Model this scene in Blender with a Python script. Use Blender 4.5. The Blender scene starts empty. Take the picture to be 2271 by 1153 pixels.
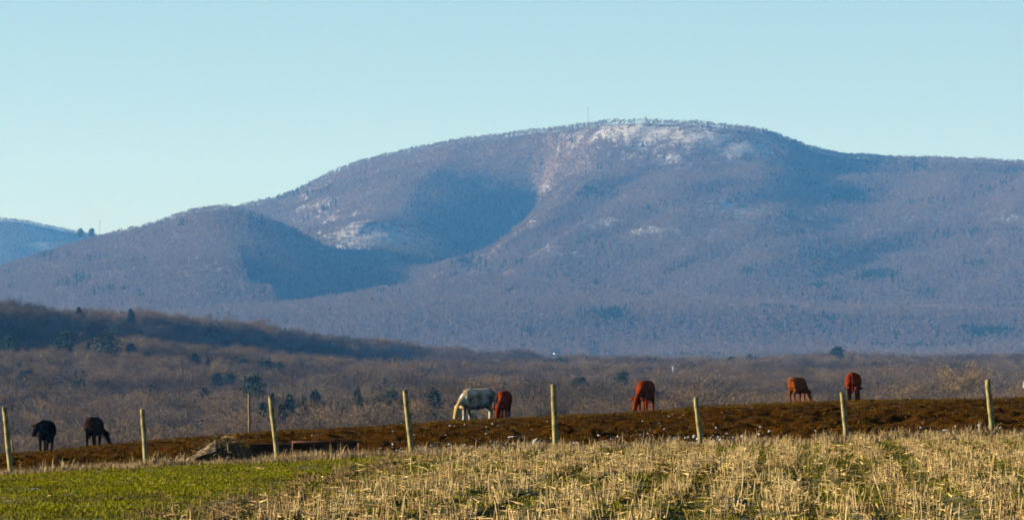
import bpy, bmesh, math, random
import numpy as np
from mathutils import Vector, Matrix, Euler

# ------------------------------------------------------------------ camera, sky, sun, exposure
sc = bpy.context.scene
R = math.radians
F = 12617.0                      # focal length in photograph pixels (200 mm on a 36 mm wide frame)
CX, CY = 1135.5, 576.5
HORIZON = 815.0
EYE = 1.7
PITCH = math.atan((HORIZON - CY) / F)

cam_d = bpy.data.cameras.new('camera')
cam_d.lens = 200.0
cam_d.sensor_width = 36.0
cam_d.sensor_fit = 'HORIZONTAL'
cam_d.clip_start = 0.5
cam_d.clip_end = 60000.0
cam = bpy.data.objects.new('camera', cam_d)
cam.location = (0, 0, EYE)
cam.rotation_euler = (math.pi / 2 + PITCH, 0, 0)
sc.collection.objects.link(cam)
sc.camera = cam

SUN_EL = R(11.5)
SUN_AZ = R(-85.0)                # measured from the viewing direction (+Y), negative = to the left
sdir = Vector((math.sin(SUN_AZ) * math.cos(SUN_EL), math.cos(SUN_AZ) * math.cos(SUN_EL), math.sin(SUN_EL)))

world = bpy.data.worlds.new('World')
sc.world = world
world.use_nodes = True
wn = world.node_tree
bg = wn.nodes['Background']
sky = wn.nodes.new('ShaderNodeTexSky')
sky.sky_type = 'NISHITA'
sky.sun_disc = False
sky.sun_elevation = SUN_EL
sky.sun_rotation = SUN_AZ % (2 * math.pi)
sky.altitude = 2000.0
sky.air_density = 0.95
sky.dust_density = 0.7
sky.ozone_density = 2.3
wn.links.new(sky.outputs[0], bg.inputs[0])
bg.inputs[1].default_value = 0.058

sun_d = bpy.data.lights.new('sun', 'SUN')
sun_d.energy = 5.0
sun_d.angle = R(0.5)
sun_d.color = (1.0, 0.89, 0.73)
sun = bpy.data.objects.new('sun', sun_d)
sun.rotation_euler = sdir.to_track_quat('Z', 'Y').to_euler()
sun.location = (-50, 60, 60)
sc.collection.objects.link(sun)

vs = sc.view_settings
vs.view_transform = 'Standard'
vs.look = 'None'
vs.exposure = 1.45
vs.gamma = 1.0
vs.use_curve_mapping = False

cy = sc.cycles
cy.max_bounces = 3
cy.diffuse_bounces = 0
cy.glossy_bounces = 2
cy.volume_bounces = 2
cy.transparent_max_bounces = 4
cy.use_denoising = True
cy.use_adaptive_sampling = True
cy.adaptive_threshold = 0.015
cy.filter_width = 1.8
sc.render.film_transparent = False

HAZE_DENSITY = 3.6e-5
HAZE_COLOR = (0.11, 0.42, 1.0)

# ------------------------------------------------------------------ helpers
rng = np.random.default_rng(11)
random.seed(5)
COL = sc.collection


def ztan(py):
    v = (CY - py) / F
    return (v * math.cos(PITCH) + math.sin(PITCH)) / (math.cos(PITCH) - v * math.sin(PITCH))


def zat(py, Y):
    """height of the point seen at image row py at distance Y"""
    v = (CY - np.asarray(py, float)) / F
    return EYE + Y * (v * math.cos(PITCH) + math.sin(PITCH)) / (math.cos(PITCH) - v * math.sin(PITCH))


def xat(px, Y):
    return (np.asarray(px, float) - CX) * Y / F


def P(px, py, Y):
    return Vector((float(xat(px, Y)), float(Y), float(zat(py, Y))))


def pix(x, y, z):
    return CX + F * x / y, HORIZON - F * (z - EYE) / y


_tab = np.random.default_rng(3).random((8, 256, 256))


def vnoise(x, y, s=0):
    t = _tab[s % 8]
    ix = np.floor(x).astype(int); iy = np.floor(y).astype(int)
    fx = x - ix; fy = y - iy
    fx = fx * fx * (3 - 2 * fx); fy = fy * fy * (3 - 2 * fy)
    a = t[ix & 255, iy & 255]; b = t[(ix + 1) & 255, iy & 255]
    c = t[ix & 255, (iy + 1) & 255]; d = t[(ix + 1) & 255, (iy + 1) & 255]
    return (a + (b - a) * fx) * (1 - fy) + (c + (d - c) * fx) * fy


def fbm(x, y, s=0, o=4):
    v = 0; a = 0.5; n = 0
    for i in range(o):
        v = v + a * vnoise(x * 2 ** i + 17.3 * i, y * 2 ** i - 9.1 * i, s + i)
        n += a; a *= 0.5
    return v / n * 2 - 1


def sstep(a, b, x):
    t = np.clip((x - a) / (b - a), 0, 1)
    return t * t * (3 - 2 * t)


def tag(o, label=None, cat=None, group=None, kind=None):
    if label: o['label'] = label
    if cat: o['category'] = cat
    if group: o['group'] = group
    if kind: o['kind'] = kind
    return o


def mesh_obj(name, verts, faces, mat=None, parent=None, smooth=False, loc=None, link=True):
    me = bpy.data.meshes.new(name)
    me.from_pydata([tuple(map(float, v)) for v in verts], [], [tuple(map(int, f)) for f in faces])
    if mat: me.materials.append(mat)
    if smooth: me.polygons.foreach_set('use_smooth', [True] * len(me.polygons))
    me.update()
    o = bpy.data.objects.new(name, me)
    if parent: o.parent = parent
    if loc is not None: o.location = loc
    if link: COL.objects.link(o)
    return o


def empty(name, loc, rz=0.0):
    e = bpy.data.objects.new(name, None)
    e.location = loc
    e.rotation_euler = (0, 0, rz)
    e.empty_display_size = 0.2
    COL.objects.link(e)
    return e


def grid_obj(name, X, Y, Z, mat, attrs=None, smooth=True, keep=None):
    """a sheet from 2-D arrays of coordinates"""
    n, m = X.shape
    co = np.stack([X, Y, Z], -1).reshape(-1, 3).astype(np.float32)
    idx = np.arange(n * m).reshape(n, m)
    q = np.stack([idx[:-1, :-1], idx[:-1, 1:], idx[1:, 1:], idx[1:, :-1]], -1)
    if keep is not None:
        q = q[keep]
    q = q.reshape(-1, 4)
    me = bpy.data.meshes.new(name)
    me.vertices.add(len(co)); me.vertices.foreach_set('co', co.ravel())
    me.loops.add(q.size); me.loops.foreach_set('vertex_index', q.ravel().astype(np.int32))
    me.polygons.add(len(q))
    me.polygons.foreach_set('loop_start', np.arange(0, q.size, 4, dtype=np.int32))
    me.polygons.foreach_set('loop_total', np.full(len(q), 4, dtype=np.int32))
    me.polygons.foreach_set('use_smooth', np.full(len(q), smooth))
    if attrs:
        for k, a in attrs.items():
            at = me.attributes.new(k, 'FLOAT', 'POINT')
            at.data.foreach_set('value', a.ravel().astype(np.float32))
    me.update(calc_edges=True)
    me.materials.append(mat)
    o = bpy.data.objects.new(name, me)
    COL.objects.link(o)
    return o


# ---- materials
def new_mat(name, rough=0.95, spec=0.1):
    m = bpy.data.materials.new(name)
    m.use_nodes = True
    b = m.node_tree.nodes['Principled BSDF']
    b.inputs['Roughness'].default_value = rough
    b.inputs['Specular IOR Level'].default_value = spec
    return m, m.node_tree, b


def ramp(nt, stops, fac):
    r = nt.nodes.new('ShaderNodeValToRGB')
    el = r.color_ramp.elements
    while len(el) < len(stops): el.new(0.5)
    for e, (p, c) in zip(el, stops):
        e.position = p
        e.color = (*c, 1)
    nt.links.new(fac, r.inputs[0])
    return r.outputs[0]


def noise(nt, scale, detail=4, vec=None, rough=0.55):
    n = nt.nodes.new('ShaderNodeTexNoise')
    n.inputs['Scale'].default_value = scale
    n.inputs['Detail'].default_value = detail
    n.inputs['Roughness'].default_value = rough
    if vec is not None: nt.links.new(vec, n.inputs['Vector'])
    return n.outputs[0]


def coord(nt, kind='Object', scale=None):
    t = nt.nodes.new('ShaderNodeTexCoord')
    v = t.outputs[kind]
    if scale:
        mp = nt.nodes.new('ShaderNodeMapping')
        mp.inputs['Scale'].default_value = scale
        nt.links.new(v, mp.inputs[0])
        v = mp.outputs[0]
    return v


def mix(nt, a, b, fac):
    m = nt.nodes.new('ShaderNodeMix'); m.data_type = 'RGBA'
    if isinstance(a, tuple): m.inputs[6].default_value = (*a, 1)
    else: nt.links.new(a, m.inputs[6])
    if isinstance(b, tuple): m.inputs[7].default_value = (*b, 1)
    else: nt.links.new(b, m.inputs[7])
    if isinstance(fac, (int, float)): m.inputs[0].default_value = fac
    else: nt.links.new(fac, m.inputs[0])
    return m.outputs[2]


def attr(nt, name):
    a = nt.nodes.new('ShaderNodeAttribute')
    a.attribute_name = name
    return a.outputs['Fac']


def bump(nt, b, h, strength, dist):
    n = nt.nodes.new('ShaderNodeBump')
    n.inputs['Strength'].default_value = strength
    n.inputs['Distance'].default_value = dist
    nt.links.new(h, n.inputs['Height'])
    nt.links.new(n.outputs[0], b.inputs['Normal'])


def math_node(nt, op, a, b=None):
    m = nt.nodes.new('ShaderNodeMath'); m.operation = op
    for i, v in enumerate((a, b)):
        if v is None: continue
        if isinstance(v, (int, float)): m.inputs[i].default_value = v
        else: nt.links.new(v, m.inputs[i])
    return m.outputs[0]


def noise_mat(name, stops, scale, kind='Object', detail=4, rough=0.95, bmp=None, vscale=None, spec=0.1):
    m, nt, b = new_mat(name, rough, spec)
    v = coord(nt, kind, vscale)
    h = noise(nt, scale, detail, v)
    nt.links.new(ramp(nt, stops, h), b.inputs['Base Color'])
    if bmp: bump(nt, b, h, bmp[0], bmp[1])
    return m


def random_mat(name, stops, rough=0.95, spec=0.0):
    """colour differs from plant to plant"""
    m, nt, b = new_mat(name, rough, spec)
    oi = nt.nodes.new('ShaderNodeObjectInfo')
    nt.links.new(ramp(nt, stops, oi.outputs['Random']), b.inputs['Base Color'])
    return m


# ---- scatter of copies for things nobody could count
def scatter(name, pts, rot, scl, var, variants, label, cat=None):
    col = bpy.data.collections.new(name + '_kinds')
    for i, v in enumerate(variants):
        v.name = '%s_kind_%02d' % (name, i)
        col.objects.link(v)
    me = bpy.data.meshes.new(name)
    n = len(pts)
    me.vertices.add(n)
    me.vertices.foreach_set('co', np.asarray(pts, np.float32).ravel())
    a = me.attributes.new('rot', 'FLOAT_VECTOR', 'POINT'); a.data.foreach_set('vector', np.asarray(rot, np.float32).ravel())
    a = me.attributes.new('scl', 'FLOAT_VECTOR', 'POINT'); a.data.foreach_set('vector', np.asarray(scl, np.float32).ravel())
    a = me.attributes.new('var', 'INT', 'POINT'); a.data.foreach_set('value', np.asarray(var, np.int32))
    me.update()
    o = bpy.data.objects.new(name, me)
    COL.objects.link(o)
    ng = bpy.data.node_groups.new(name + '_scatter', 'GeometryNodeTree')
    ng.interface.new_socket('Geometry', in_out='INPUT', socket_type='NodeSocketGeometry')
    ng.interface.new_socket('Geometry', in_out='OUTPUT', socket_type='NodeSocketGeometry')
    gi = ng.nodes.new('NodeGroupInput'); go = ng.nodes.new('NodeGroupOutput')
    iop = ng.nodes.new('GeometryNodeInstanceOnPoints')
    ci = ng.nodes.new('GeometryNodeCollectionInfo')
    ci.inputs['Collection'].default_value = col
    ci.inputs['Separate Children'].default_value = True
    ci.inputs['Reset Children'].default_value = True
    iop.inputs['Pick Instance'].default_value = True

    def na(nm, t):
        x = ng.nodes.new('GeometryNodeInputNamedAttribute'); x.data_type = t
        x.inputs['Name'].default_value = nm
        return x.outputs['Attribute']
    L = ng.links.new
    e2r = ng.nodes.new('FunctionNodeEulerToRotation')
    L(na('rot', 'FLOAT_VECTOR'), e2r.inputs[0])
    L(gi.outputs[0], iop.inputs['Points'])
    L(ci.outputs[0], iop.inputs['Instance'])
    L(na('var', 'INT'), iop.inputs['Instance Index'])
    L(e2r.outputs[0], iop.inputs['Rotation'])
    L(na('scl', 'FLOAT_VECTOR'), iop.inputs['Scale'])
    L(iop.outputs[0], go.inputs[0])
    md = o.modifiers.new('scatter', 'NODES'); md.node_group = ng
    tag(o, label, cat, kind='stuff')
    return o


def tube(pts, rads, n=6, V=None, Fc=None, squash=None, cap=True):
    """tapered tube along points; appends to V, Fc"""
    if V is None: V, Fc = [], []
    pts = [Vector(p) for p in pts]
    base = len(V)
    up0 = None
    for i, p in enumerate(pts):
        d = (pts[min(i + 1, len(pts) - 1)] - pts[max(i - 1, 0)]).normalized()
        ref = Vector((0, 1, 0)) if abs(d.y) < 0.9 else Vector((1, 0, 0))
        a = d.cross(ref).normalized(); b = d.cross(a).normalized()
        r = rads[i]
        ra, rb = (r if isinstance(r, tuple) else (r, r))
        for k in range(n):
            t = 2 * math.pi * k / n
            V.append(p + a * (ra * math.cos(t)) + b * (rb * math.sin(t)))
    for i in range(len(pts) - 1):
        for k in range(n):
            Fc.append((base + i * n + k, base + i * n + (k + 1) % n, base + (i + 1) * n + (k + 1) % n, base + (i + 1) * n + k))
    if cap:
        Fc.append(tuple(base + k for k in reversed(range(n))))
        e = base + (len(pts) - 1) * n
        Fc.append(tuple(e + k for k in range(n)))
    return V, Fc


# ------------------------------------------------------------------ the lie of the land
FENCE_Y, CREST_Y = 120.0, 250.0
fx_ = [-900, 24, 324, 616, 912, 1232, 1555, 1877, 2200, 3100]
fy_ = [1085, 1052, 1036, 1024, 1010, 999, 990, 979, 969, 945]
cx_ = [-900, 0, 120, 210, 400, 600, 800, 1000, 1230, 1420, 1550, 1770, 1900, 2200, 2271, 3100]
cy_ = [1060, 1008, 999, 989, 972, 957, 947, 933, 923, 913, 902, 891, 888, 884, 881, 868]


def near_z(x, y):
    """field, fence line and pasture"""
    x = np.asarray(x, float); y = np.asarray(y, float)
    yy = np.maximum(y, 1.0)
    zf = np.interp(CX + F * x / FENCE_Y, fx_, fy_)
    zf = (HORIZON - zf) / F * FENCE_Y + EYE
    field = zf * np.clip(y, -60, FENCE_Y) / FENCE_Y
    px = np.clip(CX + F * x / np.maximum(yy, FENCE_Y), -900, 3100)
    tf = (HORIZON - np.interp(px, fx_, fy_)) / F
    tc = (HORIZON - np.interp(px, cx_, cy_)) / F
    w = np.clip((yy - FENCE_Y) / (CREST_Y - FENCE_Y), 0, 1)
    s = 1 - (1 - w) ** 1.7
    past = EYE + yy * (tf + (tc - tf) * s)
    over = np.maximum(yy - CREST_Y, 0)
    past = past - 0.0012 * over ** 2 - 0.012 * over
    return np.where(y <= FENCE_Y, field, past)


def near_rough(x, y):
    k = sstep(FENCE_Y + 1, FENCE_Y + 6, y) * (1 - 0.75 * sstep(200, 245, y))
    bumps = 0.16 * fbm(x / 1.6, y / 3.2, 1, 4) + 0.09 * fbm(x / 0.42, y / 0.9, 4, 3)
    holes = -0.30 * np.clip(fbm(x / 2.6, y / 7.0, 5, 3) - 0.12, 0, 1)
    f = 0.035 * fbm(x / 0.5, y / 0.7, 2, 3) + 0.03 * fbm(x / 3, y / 4, 6, 2)
    rows = 0.03 * np.cos((x - 0.048 * y) * 2 * math.pi / 0.76)
    return np.where(y > FENCE_Y, k * (1.3 * bumps + 1.2 * holes), f + rows * sstep(-4.6, -3.6, x - (y - 70) * 0.032))


def ground(x, y):
    return near_z(x, y) + near_rough(x, y)


def G(x, y):
    return float(ground(np.array([x]), np.array([y]))[0])


TAIL_D = [4000, 5000, 6200, 6800, 7400, 8000, 8600, 9200, 10000, 13000, 20000]
TAIL_C = [828, 828, 814, 792, 759, 724, 692, 668, 650, 650, 690]
DL = [300, 700, 1100, 1350, 1650, 1950, 2200, 2430, 2650, 3200] + TAIL_D
CL = [1090, 1040, 1000, 955, 905, 855, 808, 762, 800, 830] + TAIL_C
DR = [300, 700, 1100, 1400, 1800, 2250, 2750, 3200, 3500] + TAIL_D
CR = [1060, 980, 925, 895, 868, 850, 832, 808, 801] + TAIL_C
TREE_H = 10.0


def poly(pts, dz=0.0):
    return [(float(xat(a, d)), float(d), float(zat(b, d)) + dz) for a, b, d in pts]


def ridge(x, y, pts, front, back, Af, Ab, r=50.0):
    """height under a crest line; 'front' is the side to the right of its direction of travel"""
    best = np.full(x.shape, -1e4)
    for (x0, y0, z0), (x1, y1, z1) in zip(pts[:-1], pts[1:]):
        dx, dy = x1 - x0, y1 - y0
        t = np.clip(((x - x0) * dx + (y - y0) * dy) / (dx * dx + dy * dy), 0, 1)
        qx, qy = x0 + t * dx, y0 + t * dy
        d = np.hypot(x - qx, y - qy)
        side = dx * (y - qy) - dy * (x - qx) > 0
        s = np.where(side, back, front); A = np.where(side, Ab, Af)
        z = z0 + t * (z1 - z0) - A * (1 - np.exp(-s * (np.sqrt(d * d + r * r) - r) / A)) - s * 0.9 * np.maximum(d - 2.2 * A / s, 0)
        best = np.maximum(best, z)
    return best


def smax(a, b, k):
    m = np.maximum(a, b)
    return m + k * np.log(np.exp((a - m) / k) + np.exp((b - m) / k))


RIDGE_NEAR = poly([(-900, 640, 2150), (-400, 655, 2420), (0, 676, 2700), (180, 691, 2860), (400, 705, 3060), (540, 717, 3200), (700, 749, 3400),
                   (900, 769, 3650), (1050, 786, 3850), (1200, 798, 4050)], -TREE_H)
MAIN = poly([(150, 580, 12800), (400, 490, 12500), (520, 458, 12300), (640, 430, 12100), (740, 377, 11850), (830, 347, 11650), (1000, 311, 11450),
             (1100, 298, 11350), (1180, 287, 11300), (1300, 273, 11200), (1370, 265, 11100), (1450, 262, 11050), (1560, 268, 11000),
             (1680, 281, 11000), (1740, 298, 11050), (1785, 322, 11100), (1870, 345, 11150), (2050, 390, 11200)], -8)
RIGHT = poly([(1560, 400, 10500), (1680, 358, 10800), (1780, 345, 10900), (1870, 342, 10850), (2000, 347, 10700), (2150, 350, 10450), (2271, 357, 10300),
              (2700, 385, 10000), (3300, 450, 9800), (4200, 560, 9600)], -8)
# spurs run down towards the camera: 'back' is then the side to the right in the picture, 'front' the left
SPURS = [
    (poly([(800, 352, 11650), (830, 430, 11150), (890, 515, 10650), (975, 592, 10150), (1010, 612, 9900)]), .30, .62, 150, 150),
    (poly([(1440, 266, 11050), (1350, 380, 10500), (1240, 480, 9950), (1130, 552, 9500), (1055, 588, 9250)]), .55, .16, 140, 18),
    (poly([(1690, 288, 11000), (1580, 410, 10350), (1420, 505, 9750), (1260, 565, 9350), (1120, 634, 9000)]), .25, .18, 40, 28),
    (poly([(1570, 275, 11000), (1470, 388, 10420), (1330, 492, 9850), (1200, 560, 9400)]), .2, .15, 24, 20),
    (poly([(1700, 362, 10450), (1620, 470, 9900), (1470, 560, 9400), (1300, 620, 9000), (1060, 690, 8550)]), .34, .24, 60, 34),
    (poly([(1900, 342, 10600), (1830, 440, 10000), (1690, 540, 9500), (1500, 620, 9000), (1250, 705, 8450)]), .34, .26, 60, 40),
    (poly([(2120, 350, 10450), (2040, 460, 9850), (1880, 560, 9350), (1680, 640, 8850), (1420, 720, 8300)]), .36, .26, 60, 40),
    (poly([(2300, 360, 10250), (2230, 480, 9650), (2090, 580, 9150), (1900, 655, 8700), (1650, 735, 8100)]), .36, .26, 60, 40),
    (poly([(2620, 385, 10050), (2480, 510, 9450), (2320, 610, 8950), (2100, 690, 8400), (1900, 745, 7900)]), .36, .26, 60, 40),
    (poly([(3000, 430, 9900), (2800, 550, 9300), (2600, 650, 8700), (2350, 730, 8100)]), .36, .26, 60, 40),
    (poly([(1715, 292, 11010), (1705, 340, 10820), (1670, 395, 10550), (1600, 450, 10200)]), .26, .5, 40, 60),
    (poly([(820, 668, 8350), (930, 640, 8350), (1040, 618, 8400), (1120, 640, 8450), (1200, 640, 8600)]), .16, .35, 60, 60),
]
LEFT_HILL = poly([(-900, 720, 9300), (-300, 668, 9500), (0, 588, 9600), (150, 540, 9600), (230, 520, 9600), (350, 490, 9600), (430, 462, 9600), (490, 453, 9550), (540, 462, 9550),
                  (590, 480, 9550), (650, 503, 9550), (700, 533, 9500), (770, 560, 9450), (860, 592, 9400), (960, 622, 9350), (1100, 668, 9300)], -8)
LEFT_SPURS = [
    (poly([(490, 455, 9550), (510, 530, 9150), (550, 600, 8800), (610, 650, 8500), (700, 690, 8200)]), .18, .30, 40, 60),
    (poly([(230, 522, 9600), (250, 590, 9200), (290, 650, 8800), (340, 700, 8400)]), .25, .2, 40, 25),
    (poly([(0, 590, 9600), (20, 640, 9200), (60, 690, 8700)]), .25, .2, 40, 25),
]
FAR_HILL = poly([(-900, 440, 14800), (-300, 470, 14800), (0, 486, 14800), (45, 488, 14800), (100, 500, 14800), (170, 513, 14800), (240, 526, 14800), (400, 560, 14800), (700, 640, 14800)], -8)


def base_z(x, y):
    px = CX + F * x / y
    wl = 1 - sstep(250, 1150, px)
    c = np.interp(y, DL, CL) * wl + np.interp(y, DR, CR) * (1 - wl)
    z = zat(c, y) - TREE_H
    return z + 3.0 * fbm(x / 160, y / 160, 2, 3) * sstep(500, 1500, y)


def valley_z(x, y):
    b = base_z(x, y)
    r = ridge(x, y, RIDGE_NEAR, .50, .10, 80, 60, 12.0)
    return smax(b, r + 2.5 * fbm(x / 60, y / 60, 5, 3), 2.5)


GULLY = [(float(xat(a, d)), float(d), dep) for a, d, dep in ((1215, 11080, 20), (1190, 10920, 90), (1140, 10500, 135), (1085, 10100, 120), (1030, 9700, 70), (960, 9300, 10))]


def carve(x, y):
    """the hollow on the mountain face, deepest along its stream line"""
    best = np.zeros(x.shape)
    for (x0, y0, d0), (x1, y1, d1) in zip(GULLY[:-1], GULLY[1:]):
        dx, dy = x1 - x0, y1 - y0
        t = np.clip(((x - x0) * dx + (y - y0) * dy) / (dx * dx + dy * dy), 0, 1)
        qx = x - (x0 + t * dx); d = np.hypot(qx, y - (y0 + t * dy))
        w = np.where(qx < 0, 225.0, 125.0)
        best = np.maximum(best, (d0 + t * (d1 - d0)) * np.clip(1 - d / w, 0, 1) ** 1.15)
    return best


def mountain_raw(x, y):
    z = base_z(x, y)
    z = smax(z, ridge(x, y, MAIN, .42, .5, 420, 300, 60), 8)
    z = smax(z, ridge(x, y, RIGHT, .34, .5, 380, 300, 60), 8)
    for pts, f, b, Af, Ab in SPURS:
        z = smax(z, ridge(x, y, pts, f, b, Af, Ab, 35), 6)
    hi = sstep(60, 200, z)
    q = .965 * x - .263 * y; al = .263 * x + .965 * y
    z = z + hi * (9 * fbm(x / 330 + y / 900, y / 700, 3, 3) + 13 * fbm(q / 130, al / 900, 1, 3) + 4 * fbm(x / 70, y / 120, 4, 3))
    return z - carve(x, y)


def hill_raw(x, y):
    z = ridge(x, y, LEFT_HILL, .38, .45, 300, 300, 50)
    for pts, f, b, Af, Ab in LEFT_SPURS:
        z = smax(z, ridge(x, y, pts, f, b, Af, Ab, 110), 14)
    return z + 9 * fbm(x / 200, y / 260, 6, 4)


def far_raw(x, y):
    return ridge(x, y, FAR_HILL, .40, .4, 500, 400, 60) + 10 * fbm(x / 250, y / 300, 7, 3)


def skyline_fit(raw, line, px0, px1, y0, y1, tree):
    """per-column factor that brings the crest of a range to its true height"""
    u = np.linspace(px0, px1, 260)
    d = np.linspace(y0, y1, 260)
    Yg, U = np.meshgrid(d, u, indexing='ij')
    Xg = (U - CX) * Yg / F
    b = base_z(Xg, Yg); r = raw(Xg, Yg) - b
    want = (HORIZON - np.interp(u, [q[0] for q in line], [q[1] for q in line])) / F
    k = np.ones(len(u))
    for it in range(8):
        T = (b + r * k - EYE) / Yg
        i = T.argmax(0); c = np.arange(len(u))
        tz = EYE + want * d[i] - tree
        k = np.clip((tz - b[i, c]) / np.maximum(r[i, c], 5), .3, 1.6)
        k = np.convolve(np.pad(k, 2, mode='edge'), [.1, .2, .4, .2, .1], 'valid')
    return lambda x, y: np.interp(CX + F * x / y, u, k)


MAIN_LINE = [(-1500, 760), (150, 590), (400, 495), (520, 455), (640, 428), (700, 395), (760, 366), (830, 345), (1000, 309), (1100, 297), (1180, 285), (1300, 272), (1370, 264), (1450, 262),
             (1560, 268), (1680, 281), (1740, 298), (1785, 322), (1870, 340), (2000, 346), (2150, 349), (2271, 356), (2700, 385), (3300, 450), (3800, 520)]
HILL_LINE = [(-1500, 760), (-900, 720), (-300, 668), (0, 590), (150, 540), (230, 518), (350, 489), (430, 461), (490, 452), (540, 461), (590, 480), (650, 503), (700, 533), (770, 560), (860, 592),
             (960, 622), (1100, 668), (1300, 720)]
FAR_LINE = [(-1500, 420), (-300, 470), (0, 482), (45, 485), (100, 497), (170, 511), (240, 524), (400, 560), (700, 640), (900, 680)]
fit_m = skyline_fit(mountain_raw, MAIN_LINE, -1500, 3800, 8600, 13000, 9)
fit_h = skyline_fit(hill_raw, HILL_LINE, -1500, 1300, 8600, 10400, 9)
fit_f = skyline_fit(far_raw, FAR_LINE, -1500, 900, 13600, 15500, 9)


def mountain_z(x, y):
    b = base_z(x, y)
    return b + (mountain_raw(x, y) - b) * fit_m(x, y) * sstep(6950, 7900, y)


def hill_z(x, y):
    b = base_z(x, y)
    return b + (hill_raw(x, y) - b) * fit_h(x, y)


def far_z(x, y):
    b = base_z(x, y)
    return b + (far_raw(x, y) - b) * fit_f(x, y)


# snow and bare rock lying between the trees high on the slopes (picture column, row, half width, half height, amount)
SNOW = [(1400, 294, 110, 26, 1.35), (1555, 304, 100, 22, 1.3), (1655, 332, 60, 19, 1.6), (1285, 335, 85, 45, .32), (1480, 345, 100, 22, .75), (1200, 410, 40, 80, .16),
        (1165, 485, 35, 40, .28), (835, 530, 125, 34, 1.3), (690, 465, 60, 30, .55), (770, 505, 70, 30, .6), (1345, 495, 45, 14, .8), (1460, 515, 60, 14, .8),
        (1620, 465, 95, 26, .62), (1750, 492, 45, 18, .65), (1880, 503, 70, 14, .6), (2030, 486, 50, 12, .6), (2220, 485, 70, 18, .5), (430, 558, 45, 12, .6),
        (440, 600, 50, 14, .45), (1560, 520, 40, 14, .5), (1860, 560, 60, 10, .4), (2080, 480, 30, 10, .6), (1255, 555, 60, 16, .4), (560, 520, 30, 20, .3),
        (100, 545, 26, 12, .9)]


def snow_amount(x, y, z):
    px, py = pix(x, y, z)
    a = np.zeros_like(px)
    for cx, cyy, rx, ry, k in SNOW:
        a = np.maximum(a, k * np.exp(-((px - cx) / rx) ** 2 - ((py - cyy) / ry) ** 2))
    n = fbm(x / 11, y / 34, 3, 4)
    return np.clip((a * 1.1 + 1.25 * n - 0.42) * 2.0, 0, 1) * (a > .12)


def polar(px0, px1, nc, y0, y1, nr):
    d = np.geomspace(y0, y1, nr) if y1 / y0 > 1.5 else np.linspace(y0, y1, nr)
    u = np.linspace(px0, px1, nc)
    Yg, U = np.meshgrid(d, u, indexing='ij')
    return (U - CX) * Yg / F, Yg


# ------------------------------------------------------------------ ground materials
m_field, nt, b = new_mat('field_ground', 1.0, 0.0)
v = coord(nt)
c1 = ramp(nt, [(0.30, (.060, .072, .012)), (0.48, (.105, .118, .016)), (0.60, (.095, .082, .022)), (0.75, (.16, .12, .05))], noise(nt, 3.2, 6, v, .65))
c2 = ramp(nt, [(0.35, (.035, .028, .014)), (0.5, (.085, .085, .022)), (0.68, (.15, .115, .055))], noise(nt, 5.0, 6, v, .65))
c = mix(nt, c1, c2, attr(nt, 'stub'))
fr = ramp(nt, [(0.56, (0, 0, 0)), (0.66, (1, 1, 1))], noise(nt, 1.6, 6, v, .7))
frm = math_node(nt, 'MULTIPLY', fr, attr(nt, 'frost'))
c = mix(nt, c, (.42, .46, .50), frm)
nt.links.new(c, b.inputs['Base Color'])
bump(nt, b, noise(nt, 22, 5, v, .7), 0.7, 0.05)

m_past, nt, b = new_mat('pasture_soil', 1.0, 0.0)
v = coord(nt)
soil = ramp(nt, [(0.28, (.015, .006, .0006)), (0.5, (.043, .0175, .0016)), (0.72, (.080, .035, .004))], noise(nt, 1.7, 7, v, .68))
turf = ramp(nt, [(0.3, (.052, .026, .002)), (0.55, (.095, .051, .003)), (0.75, (.13, .072, .008))], noise(nt, 1.2, 6, v, .65))
tf = math_node(nt, 'ADD', attr(nt, 'turf'), math_node(nt, 'MULTIPLY', math_node(nt, 'SUBTRACT', noise(nt, 0.5, 4, v), .5), 1.2))
c = mix(nt, soil, turf, ramp(nt, [(0.3, (0, 0, 0)), (0.7, (1, 1, 1))], tf))
nt.links.new(c, b.inputs['Base Color'])
bump(nt, b, noise(nt, 9, 6, v, .7), 0.9, 0.12)

m_valley = noise_mat('leaf_litter', [(0.3, (.03, .023, .014)), (0.6, (.055, .042, .028)), (0.8, (.085, .068, .04))], .02, detail=6)

m_mtn, nt, b = new_mat('mountain_ground', 1.0, 0.0)
v = coord(nt)
litter = ramp(nt, [(0.3, (.09, .062, .048)), (0.55, (.14, .098, .075)), (0.8, (.19, .135, .105))], noise(nt, .012, 7, v, .7))
snowc = ramp(nt, [(0.3, (.24, .215, .185)), (0.65, (.50, .485, .46))], noise(nt, .05, 5, v, .7))
nt.links.new(mix(nt, litter, snowc, attr(nt, 'snow')), b.inputs['Base Color'])
bump(nt, b, noise(nt, .06, 6, v, .7), 1.0, 8.0)

# ------------------------------------------------------------------ ground sheets
X, Y = polar(-900, 3100, 340, 40, FENCE_Y + 0.6, 300)
Xn = np.linspace(-14, 14, 30); Yn = np.linspace(-40, 40.3, 40)
YY, XX = np.meshgrid(Yn, Xn, indexing='ij')


def stub_mask(x, y):
    w = 0.5 * fbm(x / 1.2, y / 5, 3, 2)
    return sstep(-0.3, 0.5, x - (-4.25 + (y - 70) * 0.034) + w)


def frost_mask(x, y):
    return np.clip(0.55 + 0.45 * fbm(x / 4, y / 9, 6, 2), 0, 1)


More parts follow.
